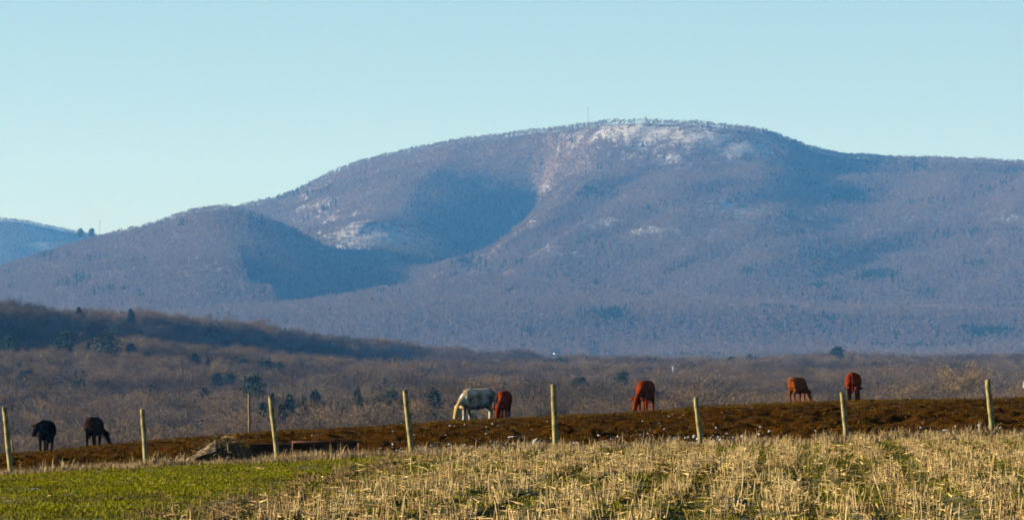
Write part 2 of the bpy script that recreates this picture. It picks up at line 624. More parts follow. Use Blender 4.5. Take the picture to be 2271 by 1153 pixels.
field = grid_obj('field', X, Y, ground(X, Y), m_field, {'stub': stub_mask(X, Y), 'frost': frost_mask(X, Y)})
tag(field, 'stubble field with short green grass in the foreground', kind='structure')
near = grid_obj('field_near', XX, YY, near_z(XX, YY) - 0.03, m_field, {'stub': np.ones_like(XX), 'frost': np.zeros_like(XX)})
near.name = 'ground'
tag(near, 'field ground continuing under the viewer', kind='structure')
X, Y = polar(-900, 3100, 900, FENCE_Y + 0.2, 330, 300)
pasture = grid_obj('pasture', X, Y, ground(X, Y), m_past, {'turf': sstep(195, 250, Y) * 0.75})
tag(pasture, 'bare brown trampled pasture rising to a low crest', kind='structure')
X, Y = polar(-1500, 3800, 330, 300, 7300, 420)
valley = grid_obj('valley_floor', X, Y, valley_z(X, Y), m_valley)
tag(valley, 'wooded valley floor with long low ridge', kind='structure')
X, Y = polar(-1500, 3800, 700, 6900, 13600, 460)
Zm = mountain_z(X, Y) - 1.0
mtn = grid_obj('mountain', X, Y, Zm, m_mtn, {'snow': snow_amount(X, Y, Zm)})
tag(mtn, 'long blue wooded mountain with snowy rock patches', kind='structure')
X, Y = polar(-1500, 1300, 420, 7950, 10600, 260)
Zh = hill_z(X, Y); Zb = mountain_z(X, Y)
kp = (Zh > Zb - 12)
kp = kp[:-1, :-1] | kp[1:, 1:]
hill = grid_obj('hill', X, Y, Zh, m_mtn, {'snow': snow_amount(X, Y, Zh)}, keep=kp)
tag(hill, 'rounded wooded hill in front of mountain, left', kind='structure')
X, Y = polar(-1500, 900, 160, 13500, 16000, 120)
Zf = far_z(X, Y)
farh = grid_obj('far_hill', X, Y, Zf, m_mtn, {'snow': snow_amount(X, Y, Zf)})
tag(farh, 'farthest blue hill at left edge', kind='structure')
X, Y = polar(-1500, 3800, 60, 13400, 17500, 20)
plain = grid_obj('far_ground', X, Y, base_z(X, Y) - 30, m_mtn, {'snow': np.zeros_like(X)})
tag(plain, 'ground behind the mountain', kind='structure')


# ------------------------------------------------------------------ tree shapes
def sliver(V, Fc, a, d, l, w, r):
    """a twig: one long thin triangle"""
    d = d.normalized()
    s = d.cross(Vector((r.uniform(-1, 1), r.uniform(-1, 1), r.uniform(-1, 1))))
    if s.length < 1e-4: s = Vector((1, 0, 0))
    s = s.normalized() * (w * 0.5)
    i = len(V)
    V += [a - s, a + s, a + d * l]
    Fc.append((i, i + 1, i + 2))


def bare_tree(seed, H, spread, n_limb, n_twig, w_twig, sides=5, l_twig=(0.8, 1.9), limb=1.0):
    r = random.Random(seed)
    TV, TF, CV, CF = [], [], [], []
    lean = Vector((r.uniform(-.04, .04), r.uniform(-.04, .04), 1))
    top = lean * (H * .72)
    r0 = H * .019
    tube([Vector((0, 0, -1.0)), lean * (H * .2), lean * (H * .45), top], [r0 * 1.25, r0, r0 * .7, r0 * .25], sides, TV, TF)
    ends = []
    for i in range(n_limb):
        h = r.uniform(.24, .68) * H
        a = lean * h
        th = i * 2.4 + r.uniform(-.5, .5)
        out = spread * r.uniform(.45, 1.0) * (1 - .45 * abs(h / H - .42) / .42)
        up = r.uniform(.12, .34) * H
        e = a + Vector((math.cos(th) * out, math.sin(th) * out, min(up, H * .97 - h)))
        m = a.lerp(e, .5) + Vector((0, 0, -.05 * out + r.uniform(-.3, .3)))
        rl = (r0 * (.5 - .35 * h / H) + .02) * limb
        tube([a, m, e], [rl, rl * .6, rl * .15], max(3, sides - 2), CV, CF, cap=False)
        ends.append((a, m, e))
        for k in range(2):
            t = r.uniform(.3, .8)
            s = a.lerp(m, t * 2) if t < .5 else m.lerp(e, t * 2 - 1)
            d = Vector((math.cos(th + r.uniform(-1.2, 1.2)), math.sin(th + r.uniform(-1.2, 1.2)), r.uniform(.2, 1.1))) * r.uniform(.22, .5) * spread
            tube([s, s + d * .5, s + d + Vector((0, 0, .2))], [rl * .5, rl * .3, rl * .08], 3, CV, CF, cap=False)
            ends.append((s, s + d * .5, s + d))
    ends.append((lean * (H * .5), lean * (H * .65), lean * (H * .86)))
    for i in range(n_twig):
        a, m, e = ends[r.randrange(len(ends))]
        t = r.random() ** .6
        p = a.lerp(m, t * 2) if t < .5 else m.lerp(e, t * 2 - 1)
        d = (e - a).normalized() * .5 + Vector((r.gauss(0, .8), r.gauss(0, .8), r.gauss(.25, .6)))
        p = p + Vector((r.gauss(0, .5), r.gauss(0, .5), r.gauss(0, .45))) * (spread / 4.5)
        sliver(CV, CF, p, d, r.uniform(*l_twig) * H / 14, w_twig, r)
    return TV, TF, CV, CF


def conifer(seed, H, W, n, kind, size):
    """evergreen: trunk and a crown of needle sprays; kind 'cone' or 'pine'"""
    r = random.Random(seed)
    TV, TF, CV, CF = [], [], [], []
    tube([Vector((0, 0, -1)), Vector((0, 0, H * .5)), Vector((0, 0, H * .95))], [H * .022, H * .015, H * .004], 6, TV, TF)
    lobes = []
    if kind == 'pine':
        for i in range(22):
            h = .16 + .80 * (i + r.random()) / 22
            th = i * 2.4
            o = W * .5 * (1 - abs((h - .42) / .62) ** 1.8) * r.uniform(.25, .8)
            lobes.append((Vector((math.cos(th) * o, math.sin(th) * o, h * H)), W * r.uniform(.17, .27), H * r.uniform(.09, .15)))
    for i in range(n):
        if kind == 'pine':
            c, lr, lh = lobes[r.randrange(len(lobes))]
            g = Vector((r.gauss(0, 1), r.gauss(0, 1), r.gauss(0, 1))).normalized() * r.random() ** .4
            p = c + Vector((g.x * lr, g.y * lr, g.z * lh))
            d = Vector((g.x, g.y, .4 + .5 * r.random()))
        else:
            h = 1 - r.random() ** .62
            h = .08 + .92 * h
            th = r.uniform(0, 6.283)
            lay = .75 + .25 * math.cos(h * 42 + 2 * math.sin(th * 3))
            o = W * .5 * (1 - h) ** .85 * lay * r.uniform(.35, 1.0)
            p = Vector((math.cos(th) * o, math.sin(th) * o, h * H))
            d = Vector((math.cos(th), math.sin(th), -.25 + .4 * r.random()))
        for k in range(2):
            dd = d + Vector((r.gauss(0, .5), r.gauss(0, .5), r.gauss(0, .3)))
            sliver(CV, CF, p, dd, size * r.uniform(.7, 1.4), size * r.uniform(.5, .9), r)
    return TV, TF, CV, CF


m_twig = random_mat('twig_bark', [(0.0, (.115, .077, .039)), (0.3, (.17, .112, .056)), (0.62, (.145, .105, .062)), (1.0, (.225, .148, .072))])
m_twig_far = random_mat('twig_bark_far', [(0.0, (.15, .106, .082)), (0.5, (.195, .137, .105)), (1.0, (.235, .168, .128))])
m_bark = noise_mat('trunk_bark', [(0.3, (.09, .075, .06)), (0.7, (.17, .145, .115))], 1.5)
m_pale = noise_mat('pale_bark', [(0.3, (.20, .17, .13)), (0.7, (.32, .28, .22))], 1.0)
m_needle = random_mat('needles', [(0.0, (.028, .044, .018)), (0.5, (.040, .056, .020)), (1.0, (.055, .066, .024))])
m_gold_lit = random_mat('gold_lit_twigs', [(0.0, (.22, .15, .07)), (1.0, (.28, .19, .09))])  # golden sunlight put into the colour of trunk and twigs


def join_shape(parts, mat, name):
    V, Fc = [], []
    for vv, ff in parts:
        o = len(V); V += vv; Fc += [tuple(i + o for i in f) for f in ff]
    return mesh_obj(name, V, Fc, mat, link=False)


def tree_variant(t, mat): return join_shape([(t[0], t[1]), (t[2], t[3])], mat, 'tree')


# ------------------------------------------------------------------ woods
def horizon_filter(zfun, px0, px1, y0, y1, nr=260, nc=420):
    Xg, Yg = polar(px0, px1, nc, y0, y1, nr)
    T = (zfun(Xg, Yg) - EYE) / Yg
    M = np.maximum.accumulate(T, 0)
    d = Yg[:, 0]

    def keep(x, y, z, h, margin):
        px = CX + F * x / y
        ci = np.clip(((px - px0) / (px1 - px0) * (nc - 1)).round().astype(int), 0, nc - 1)
        ri = np.clip(np.searchsorted(d, y) - 1, 0, nr - 1)
        return (z + h - EYE) / y > M[ri, ci] - margin
    return keep


def sample(px0, px1, y0, y1, cell, zfun):
    xs0 = float(xat(px0, y1)); xs1 = float(xat(px1, y1))
    nx = int((xs1 - xs0) / cell); ny = int((y1 - y0) / cell)
    gx, gy = np.meshgrid(np.arange(nx), np.arange(ny))
    x = xs0 + (gx.ravel() + rng.random(nx * ny)) * cell
    y = y0 + (gy.ravel() + rng.random(nx * ny)) * cell
    px = CX + F * x / y
    k = (px > px0) & (px < px1)
    x, y = x[k], y[k]
    return x, y, zfun(x, y)


HOUSES = ((1318, 7330), (1271, 7150), (1232, 7220), (1352, 7240))


def rots(n): return np.stack([rng.normal(0, .04, n), rng.normal(0, .04, n), rng.random(n) * 6.283], -1)


# valley wood
m_twig_dark = random_mat('twig_bark_dark', [(0.0, (.060, .042, .024)), (0.5, (.090, .063, .034)), (1.0, (.12, .082, .044))])
near_kinds = [tree_variant(bare_tree(20 + i, 13.5 + (i % 3), 4.6 + .6 * (i % 3), 13, 2500, .07, 5, (.4, 1.0), .5), m_twig if i < 4 else m_twig_dark) for i in range(7)]
near_kinds += [tree_variant(conifer(40 + i, 12 + i, 5 - i * .4, 420, 'cone' if i else 'pine', .75), m_needle) for i in range(2)]
VIEW0, VIEW1 = -350, 2620
x, y, z = sample(VIEW0, VIEW1, 1000, 6900, 5.4, valley_z)
keepf = horizon_filter(valley_z, -500, 2800, 300, 8000)
k = keepf(x, y, z, 15, 20 / F)
dens = fbm(x / 120, y / 200, 4, 3)
k &= (rng.random(len(x)) < np.clip(.95 + .35 * dens, .35, 1.0))
# no trees on the small farm clearing in the middle distance
pxv = CX + F * x / y
for hx, hy in HOUSES:
    k &= ~((np.abs(pxv - hx + 3 * np.sin(y / 17)) < 11) & (y > hy - 170) & (y < hy + 8))
k &= ~((np.abs(pxv - 1495) < 30) & (y > 2450) & (y < 2910))
x, y, z = x[k], y[k], z[k]
n = len(x)
conif = (fbm(x / 70, y / 110, 6, 3) + .55 * rng.random(n)) > .80
tone = fbm(x / 90 + 5, y / 170, 1, 3) + .22 * rng.normal(0, 1, n)
var = np.where(conif, 7 + rng.integers(0, 2, n), np.where(tone > .05, 4 + rng.integers(0, 3, n), rng.integers(0, 4, n)))
s = rng.uniform(.5, 1.0, n) * (1 + .42 * fbm(x / 38, y / 80, 2, 3))
scl = np.stack([s * rng.uniform(.9, 1.2, n), s * rng.uniform(.9, 1.2, n), s], -1)
print('valley trees', n)
scatter('valley_wood', np.stack([x, y, z], -1), rots(n), scl, var, near_kinds, 'brown leafless wood filling the valley behind the pasture')

# mountain forest
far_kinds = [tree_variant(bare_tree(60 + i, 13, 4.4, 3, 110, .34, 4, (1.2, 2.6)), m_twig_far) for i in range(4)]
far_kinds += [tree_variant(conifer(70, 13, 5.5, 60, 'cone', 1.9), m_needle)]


def forest(name, zfun, px0, px1, y0, y1, cell, label, other=None):
    x, y, z = sample(px0, px1, y0, y1, cell, zfun)
    kf = horizon_filter(zfun, px0 - 50, px1 + 50, y0, y1)
    k = kf(x, y, z, 12, 14 / F)
    if other is not None:
        k &= z > other(x, y) - 2
    sn = snow_amount(x, y, z)
    k &= rng.random(len(x)) > sn * .85
    pxv = CX + F * x / y
    for hx, hy in HOUSES:
        k &= ~((np.abs(pxv - hx + 2 * np.sin(y / 17)) < 14) & (y > hy - 620) & (y < hy + 8))
    x, y, z = x[k], y[k], z[k]
    n = len(x)
    px, py = pix(x, y, z)
    cl = fbm(x / 60, y / 120, 7, 3) + .5 * rng.random(n)
    for a, bb, ra, rb in ((1965, 618, 55, 10), (1890, 430, 70, 24), (1460, 720, 90, 10), (1350, 700, 60, 8), (1800, 640, 60, 8), (2210, 745, 60, 8)):
        cl = cl + .8 * np.exp(-((px - a) / ra) ** 2 - ((py - bb) / rb) ** 2)
    con = cl > .86
    var = np.where(con, 4, rng.integers(0, 4, n))
    s = rng.uniform(.6, .92, n)
    scl = np.stack([s * 1.1, s * 1.1, s], -1)
    print(name, n)
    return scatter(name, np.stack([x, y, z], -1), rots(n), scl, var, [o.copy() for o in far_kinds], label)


forest('mountain_forest', mountain_z, -250, 2520, 6850, 12700, 8.4, 'leafless forest covering the big mountain')
forest('hill_forest', hill_z, -250, 1150, 8000, 9950, 8.4, 'leafless forest covering the rounded hill at left', other=mountain_z)
forest('far_hill_forest', far_z, -250, 500, 13600, 14900, 8.5, 'leafless forest on the farthest hill at left edge')

# ------------------------------------------------------------------ trees one can tell apart
crown_meshes = {}


def tree_meshes(key, t, mt, mc):
    a = mesh_obj('trunk', t[0], t[1], mt, link=False).data
    c = mesh_obj('crown', t[2], t[3], mc, link=False).data
    crown_meshes[key] = (a, c)


for i in range(3):
    tree_meshes(('pine', i), conifer(80 + i, 14, 10.5, 900, 'pine', .85), m_bark, m_needle)
    tree_meshes(('cone', i), conifer(85 + i, 14, 7.5, 800, 'cone', .9), m_bark, m_needle)
for i in range(5):
    tree_meshes(('bare', i), bare_tree(90 + i, 14, 4.6 + .4 * (i % 3), 14, 1500, .065), m_bark, m_twig)
tree_meshes(('open', 0), bare_tree(97, 14, 7.6, 22, 2100, .075, 6), m_gold_lit, m_gold_lit)
tree_meshes(('pale', 0), bare_tree(98, 14, 3.6, 12, 800, .09), m_pale, m_pale)


def put_tree(name, key, px, top, w, h, Yd, label, cat='tree', group=None):
    """a tree whose top shows at (px, top), w by h photograph pixels, at distance Yd"""
    x = float(xat(px, Yd))
    z = float(zat(top, Yd)) - h * Yd / F
    e = empty(name, (x, Yd, z), random.uniform(0, 6.28))
    sh = h * Yd / F / 14.0
    ref = {'pine': 10.5, 'cone': 7.5, 'bare': 9.6, 'open': 15.5, 'pale': 7.5}[key[0]]
    sw = w * Yd / F / ref
    e.scale = (sw, sw, sh)
    for nm, me in zip(('trunk', 'crown'), crown_meshes[key]):
        o = bpy.data.objects.new(nm, me); o.parent = e
        COL.objects.link(o)
    tag(e, label, cat, group)
    return e


# distance at which the wood's canopy shows at a given row
def dist_at(px, py):
    d = np.linspace(1000, 6500, 400)
    wl = 1 - float(sstep(250, 1150, np.array(px)))
    c = np.interp(d, DL, CL) * wl + np.interp(d, DR, CR) * (1 - wl)
    c = np.minimum.accumulate(c)
    return float(d[np.argmax(c <= py)]) if (c <= py).any() else 6000.0


EVERGREENS = [  # kind, column, top row, width, height, label
    ('pine', 235, 738, 62, 66, 'broad round pine before the dark ridge at left, the wider of two side by side'),
    ('pine', 145, 738, 52, 60, 'round pine before the dark ridge, left neighbour of the broadest pine'),
    ('cone', 291, 759, 32, 40, 'small pointed evergreen just right of the broad round pine'),
    ('cone', 198, 757, 22, 36, 'narrow dark evergreen squeezed between the two round pines'),
    ('pine', 18, 748, 44, 44, 'dark pine below the shaded ridge at the left picture edge'),
    ('pine', 60, 820, 44, 42, 'dull green pine above the black standing cow'),
    ('pine', 175, 842, 40, 46, 'rusty green pine in the wood above and left of the dark brown grazing cow'),
    ('cone', 455, 858, 42, 58, 'sharp dark spruce left of the thin pole on the crest'),
    ('pine', 558, 832, 58, 72, 'dark pine with rounded head directly above the thin pole on the crest'),
    ('cone', 603, 868, 30, 70, 'dark spruce right behind the top of the third fence post from left'),
    ('cone', 642, 872, 34, 80, 'dark spruce a little right of the third fence post from left'),
    ('cone', 700, 862, 40, 70, 'dark blunt spruce midway between third and fourth fence posts'),
    ('cone', 792, 862, 34, 66, 'pointed dark spruce left of the fourth fence post'),
    ('pine', 868, 866, 44, 60, 'dark pine close left of the fourth fence post'),
    ('cone', 962, 858, 46, 76, 'dark spruce between the fourth fence post and the white cow'),
    ('pine', 1178, 852, 48, 44, 'green pine between the red calf and the tall middle fence post'),
    ('pine', 1285, 838, 44, 40, 'dull green pine just right of the tall middle fence post'),
    ('pine', 1380, 823, 42, 62, 'single upright dark pine left of the red cow with its hind leg set back'),
    ('cone', 1447, 862, 54, 58, 'dark evergreen behind the red cow with its hind leg set back'),
    ('pine', 1856, 770, 34, 30, 'round blue-green pine in the haze above the two right-hand red cattle'),
    ('cone', 1662, 785, 26, 26, 'tiny dark evergreen in haze right of the white silo'),
    ('cone', 1622, 790, 30, 24, 'tiny squat evergreen in haze nearest the white silo'),
    ('cone', 470, 793, 40, 34, 'dark evergreen in the middle of the left wood, below the ridge shade'),
    ('cone', 432, 781, 22, 30, 'slim dark evergreen at the foot of the left ridge shade'),
    ('pine', 542, 796, 40, 30, 'low dark pine high above the thin pole on the crest'),
    ('pine', 482, 828, 26, 26, 'little olive pine left of and above the round-headed pine'),
    ('pine', 508, 828, 26, 24, 'little olive pine touching the left of the round-headed pine'),
    ('pine', 1545, 868, 44, 40, 'dark brown-green pine behind the low fence post in the middle right'),
    ('cone', 290, 684, 18, 30, 'lone dark evergreen sticking out of the left ridge crest'),
    ('cone', 175, 680, 16, 18, 'small evergreen on the left ridge crest above the round pines'),
]
for i, (kd, px, top, w, h, lab) in enumerate(EVERGREENS):
    Yd = dist_at(px, top + h * .75)
    if top < 700: Yd = 2960 if px > 230 else 2850
    if px in (1856, 1662, 1622): Yd = 3450
    Yd = max(Yd - 40, 1010)
    w *= 1.25 if kd == 'pine' else 1.7
    h *= 1.2
    put_tree('pine_tree' if kd == 'pine' else 'spruce_tree', (kd, i % 3), px, top, w, h, Yd, lab, 'tree', 'evergreens in the valley wood')

er = random.Random(21)
for i in range(11):  # added spruces, standing in for the shade on the valley bottom
    px = 590 + i * 30 + er.uniform(-9, 9)
    put_tree('spruce_tree', ('cone', i % 3), px, er.uniform(872, 898), er.uniform(44, 64), er.uniform(80, 110), er.uniform(1120, 1260),
             'added dark spruce standing in for valley shade behind the rusty trough, left of the fourth fence post', 'tree', 'spruces added for the valley shade behind the trough')
put_tree('bare_tree', ('open', 0), 2138, 800, 170, 118, 1010, 'spreading leafless tree with golden sunlight painted on its branches, left of the rightmost fence post', group='leafless trees')
put_tree('bare_tree', ('open', 0), 2020, 838, 120, 74, 1000, 'low leafless thicket tree with painted golden sunlight right of the rightmost red cow', group='leafless trees')
put_tree('bare_tree', ('pale', 0), 1976, 764, 30, 36, 7150, 'pale lit leafless tree in the haze above the rightmost red cow', group='leafless trees')
put_tree('bare_tree', ('pale', 0), 1149, 806, 16, 40, 3150, 'slim pale leafless tree above the red calf', group='leafless trees')
put_tree('bare_tree', ('bare', 1), 1205, 868, 70, 78, 1050, 'leafless tree seen left of the tall middle fence post', group='leafless trees')
lr = random.Random(4)
for i in range(46):
    px = -40 + i * 51 + lr.uniform(-16, 16)
    wl = 1 - float(sstep(250, 1150, np.array(px)))
    Yd = lr.uniform(1040, 1220)
    c = float(np.interp(Yd, DL, CL)) * wl + float(np.interp(Yd, DR, CR)) * (1 - wl)
    top = c - lr.uniform(0, 20)
    h = lr.uniform(85, 125)
    put_tree('bare_tree', ('bare', i % 5), px, top, h * lr.uniform(.62, .85), h, Yd, 'brown leafless tree in front row of the valley wood just behind the crest',
             group='front row of leafless trees behind the crest')

# ------------------------------------------------------------------ far buildings and masts
m_white = noise_mat('white_paint', [(0.3, (.70, .69, .66)), (0.7, (.80, .79, .76))], .6)
m_roof = noise_mat('grey_roof', [(0.3, (.10, .10, .11)), (0.7, (.18, .17, .17))], .8)
m_glass, nt, b = new_mat('window_glass', .2, .5)
b.inputs['Base Color'].default_value = (.03, .035, .045, 1)
m_steel = noise_mat('mast_steel', [(0.3, (.20, .19, .19)), (0.7, (.34, .32, .31))], .5)


def box(V, Fc, a, b2):
    i = len(V)
    (x0, y0, z0), (x1, y1, z1) = a, b2
    V += [Vector(p) for p in ((x0, y0, z0), (x1, y0, z0), (x1, y1, z0), (x0, y1, z0), (x0, y0, z1), (x1, y0, z1), (x1, y1, z1), (x0, y1, z1))]
    Fc += [tuple(i + k for k in f) for f in ((3, 2, 1, 0), (4, 5, 6, 7), (0, 1, 5, 4), (1, 2, 6, 5), (2, 3, 7, 6), (3, 0, 4, 7))]


def house(px, base, Yd, w, h, label, rz):
    p = P(px, base, Yd)
    e = empty('farmhouse', p, rz)
    d = w * .8
    V, Fc = [], []
    box(V, Fc, (-w / 2, -d / 2, -6), (w / 2, d / 2, h))
    i = len(V)
    V += [Vector((-w / 2, 0, h * 1.45)), Vector((w / 2, 0, h * 1.45))]
    Fc += [(3 + 4, 0 + 4, i), (1 + 4, 2 + 4, i + 1)]
    mesh_obj('wall', V, Fc, m_white, e)
    V, Fc = [], []
    hw = w / 2 + .3
    for sgn in (-1, 1):
        i = len(V)
        a = Vector((0, sgn * (d / 2 + .4), h - .35)); r = Vector((0, 0, h * 1.45 + .06))
        for q in (a, r):
            for zz in (0, .2):
                V += [Vector((-hw, q.y, q.z + zz)), Vector((hw, q.y, q.z + zz))]
        Fc += [tuple(i + k for k in f) for f in ((0, 1, 5, 4), (2, 3, 7, 6), (0, 1, 3, 2), (4, 5, 7, 6), (0, 2, 6, 4), (1, 3, 7, 5))]
    roof = mesh_obj('roof', V, Fc, m_roof, e)
    V, Fc = [], []
    box(V, Fc, (w * .2, -.3, h * 1.2), (w * .2 + .6, .3, h * 1.45 + 1.0))
    mesh_obj('chimney', V, Fc, m_roof, roof)
    for wx in (-w * .28, w * .28):
        V, Fc = [], []
        box(V, Fc, (wx - .45, -d / 2 - .05, h * .4), (wx + .45, -d / 2 + .05, h * .78))
        mesh_obj('window', V, Fc, m_glass, e)
    tag(e, label, 'house', 'white farm buildings across the valley')


house(1318, 782, 7330, 7.0, 3.6, 'highest and brightest of the tiny white houses below the mountain', .5)
house(1271, 794, 7150, 8.0, 2.6, 'low wide white house left of the brightest tiny house', .3)
house(1232, 789, 7220, 5.0, 3.0, 'leftmost of the tiny white houses below the mountain', .6)
house(1352, 788, 7240, 6.5, 2.6, 'rightmost of the tiny white houses below the mountain', .2)

p = P(1495, 838, 2900)
e = empty('silo', p)
V, Fc = tube([(0, 0, -9), (0, 0, 5.2)], [1.05, 1.05], 20)
mesh_obj('barrel', V, Fc, m_white, e, smooth=False)
V, Fc = tube([(0, 0, 5.2), (0, 0, 5.6), (0, 0, 5.95), (0, 0, 6.15)], [1.1, .95, .6, .12], 20)
mesh_obj('dome', V, Fc, m_steel, e, smooth=True)
for hz in (1, 2.4, 3.8):
    V, Fc = tube([(0, 0, hz), (0, 0, hz + .12)], [1.09, 1.09], 20)
    mesh_obj('hoop', V, Fc, m_steel, e)
tag(e, 'slim white silo standing among brown trees right of centre', 'silo')


def mast(px, top, base, Yd, w, label):
    p = P(px, base, Yd)
    H = (base - top) * Yd / F
    e = empty('radio_mast', p)
    cs = [Vector((w * math.cos(a), w * math.sin(a), 0)) for a in (.3, .3 + 2.094, .3 + 4.189)]
    for c in cs:
        V, Fc = tube([c + Vector((0, 0, -14)), c + Vector((0, 0, H))], [.16, .12], 5)
        mesh_obj('leg', V, Fc, m_steel, e)
    V, Fc = [], []
    st = w * 2.2
    k = 0
    zz = -10.0
    while zz < H - st:
        for j in range(3):
            a, c = cs[j], cs[(j + 1) % 3]
            tube([a + Vector((0, 0, zz)), c + Vector((0, 0, zz + st))], [.07, .07], 3, V, Fc, cap=False)
            tube([a + Vector((0, 0, zz)), c + Vector((0, 0, zz))], [.07, .07], 3, V, Fc, cap=False)
        zz += st
    mesh_obj('lattice', V, Fc, m_steel, e)
    V, Fc = tube([(0, 0, H - .5), (0, 0, H + 4)], [.08, .05], 5)
    mesh_obj('aerial', V, Fc, m_steel, e)
    tag(e, label, 'mast')


mast(1304, 236, 276, 11190, .8, 'thin lattice radio mast on the summit ridge of the mountain')
mast(221, 488, 520, 9600, .6, 'faint short mast on the saddle at left')

# a few dark evergreens on the left saddle skyline
for px, top, w, h, lab in ((178, 505, 20, 26, 'dark evergreen clump on the left saddle skyline, nearer the left edge'),
                           (203, 505, 22, 26, 'dark evergreen clump on the left saddle skyline, nearest the faint mast')):
    put_tree('pine_tree', ('pine', 1), px, top + 2, w * .9, h * .8, 9700, lab, 'tree', 'evergreens on the saddle')

# ------------------------------------------------------------------ fence posts
m_post, nt, b = new_mat('weathered_post', .9, .15)
v = coord(nt, 'Object', (14, 14, 1.2))
nt.links.new(ramp(nt, [(0.25, (.12, .095, .032)), (0.5, (.26, .215, .085)), (0.75, (.36, .30, .14))], noise(nt, 2.2, 6, v, .65)), b.inputs['Base Color'])
v2 = coord(nt, 'Object', (3, 3, 3))
pc = b.inputs['Base Color'].links[0].from_socket
nt.links.new(mix(nt, pc, (.075, .06, .028), ramp(nt, [(0.48, (0, 0, 0)), (0.62, (.8, .8, .8))], noise(nt, 1.4, 5, v2))), b.inputs['Base Color'])
bump(nt, b, noise(nt, 3, 5, v), .6, .012)
POSTS = [((10, 903), (25, 1056), .056, 'round wooden fence post at the left picture edge'),
         ((316, 908), (325, 1040), .052, 'leaning fence post right of the two dark cattle at left'),
         ((600, 880), (617, 1029), .054, 'leaning fence post between the hay heap and the rusty trough'),
         ((898, 866), (914, 1014), .056, 'leaning fence post left of the white cow'),
         ((1227, 853), (1233, 1003), .060, 'tall thick fence post right of the red calf beside the black tub'),
         ((1543, 882), (1556, 996), .054, 'short fence post left of the two right-hand red cattle'),
         ((1868, 871), (1878, 985), .054, 'short fence post in front of the rightmost red cow'),
         ((2190, 842), (2203, 976), .060, 'tall thick fence post near the right picture edge')]
for i, (tp, bp, rad, lab) in enumerate(POSTS):
    top = P(tp[0], tp[1], FENCE_Y); bot = P(bp[0], bp[1], FENCE_Y)
    r = random.Random(i + 60)
    ax = (top - bot)
    e = empty('fence_post', bot)
    N = 9
    pts = [Vector((0, 0, 0)) + ax * (-.25 + 1.25 * t / N) + Vector((r.gauss(0, .003), r.gauss(0, .004), 0)) for t in range(N + 1)]
    rr = [rad * (1.06 - .1 * t / N + r.gauss(0, .018)) for t in range(N + 1)]
    pts.append(pts[-1] + ax.normalized() * .012); rr.append(rr[-1] * .86)
    V, Fc = tube(pts, rr, 14)
    cut = r.uniform(-.25, .25)
    for vtx in V[-28:]:
        vtx.z += (vtx.x - pts[-1].x) * cut
    shaft = mesh_obj('shaft', V, Fc, m_post, e, smooth=True)
    for k in range(3):
        c = ax * (.42 + .22 * k)
        V, Fc = tube([c + Vector((-.012, -rad - .018, .012)), c + Vector((0, -rad - .024, 0)), c + Vector((.012, -rad - .018, -.012))], [.005] * 3, 5)
        mesh_obj('staple', V, Fc, m_steel, shaft)
    tag(e, lab, 'fence post', 'wooden posts along the field edge')

m_oldpost = noise_mat('dark_post', [(0.3, (.10, .07, .04)), (0.7, (.20, .15, .08))], 3, vscale=(6, 6, 1))


def crest_post(px, top, base, Yd, r0, label):
    b0 = P(px, base, Yd)
    h = (base - top) * Yd / F
    V, Fc = tube([(0, 0, -.4), (.01, 0, h * .3), (-.01, 0, h * .7), (-.015, 0, h)], [r0 * 1.1, r0, r0 * .95, r0 * .85], 10)
    o = mesh_obj('pole', V, Fc, m_oldpost, None, smooth=True, loc=b0)
    tag(o, label, 'pole')


crest_post(553, 873, 963, 252, .058, 'thin upright pole standing alone on the pasture crest')
crest_post(28, 974, 1012, 247, .045, 'short dark stake behind the leftmost fence post')

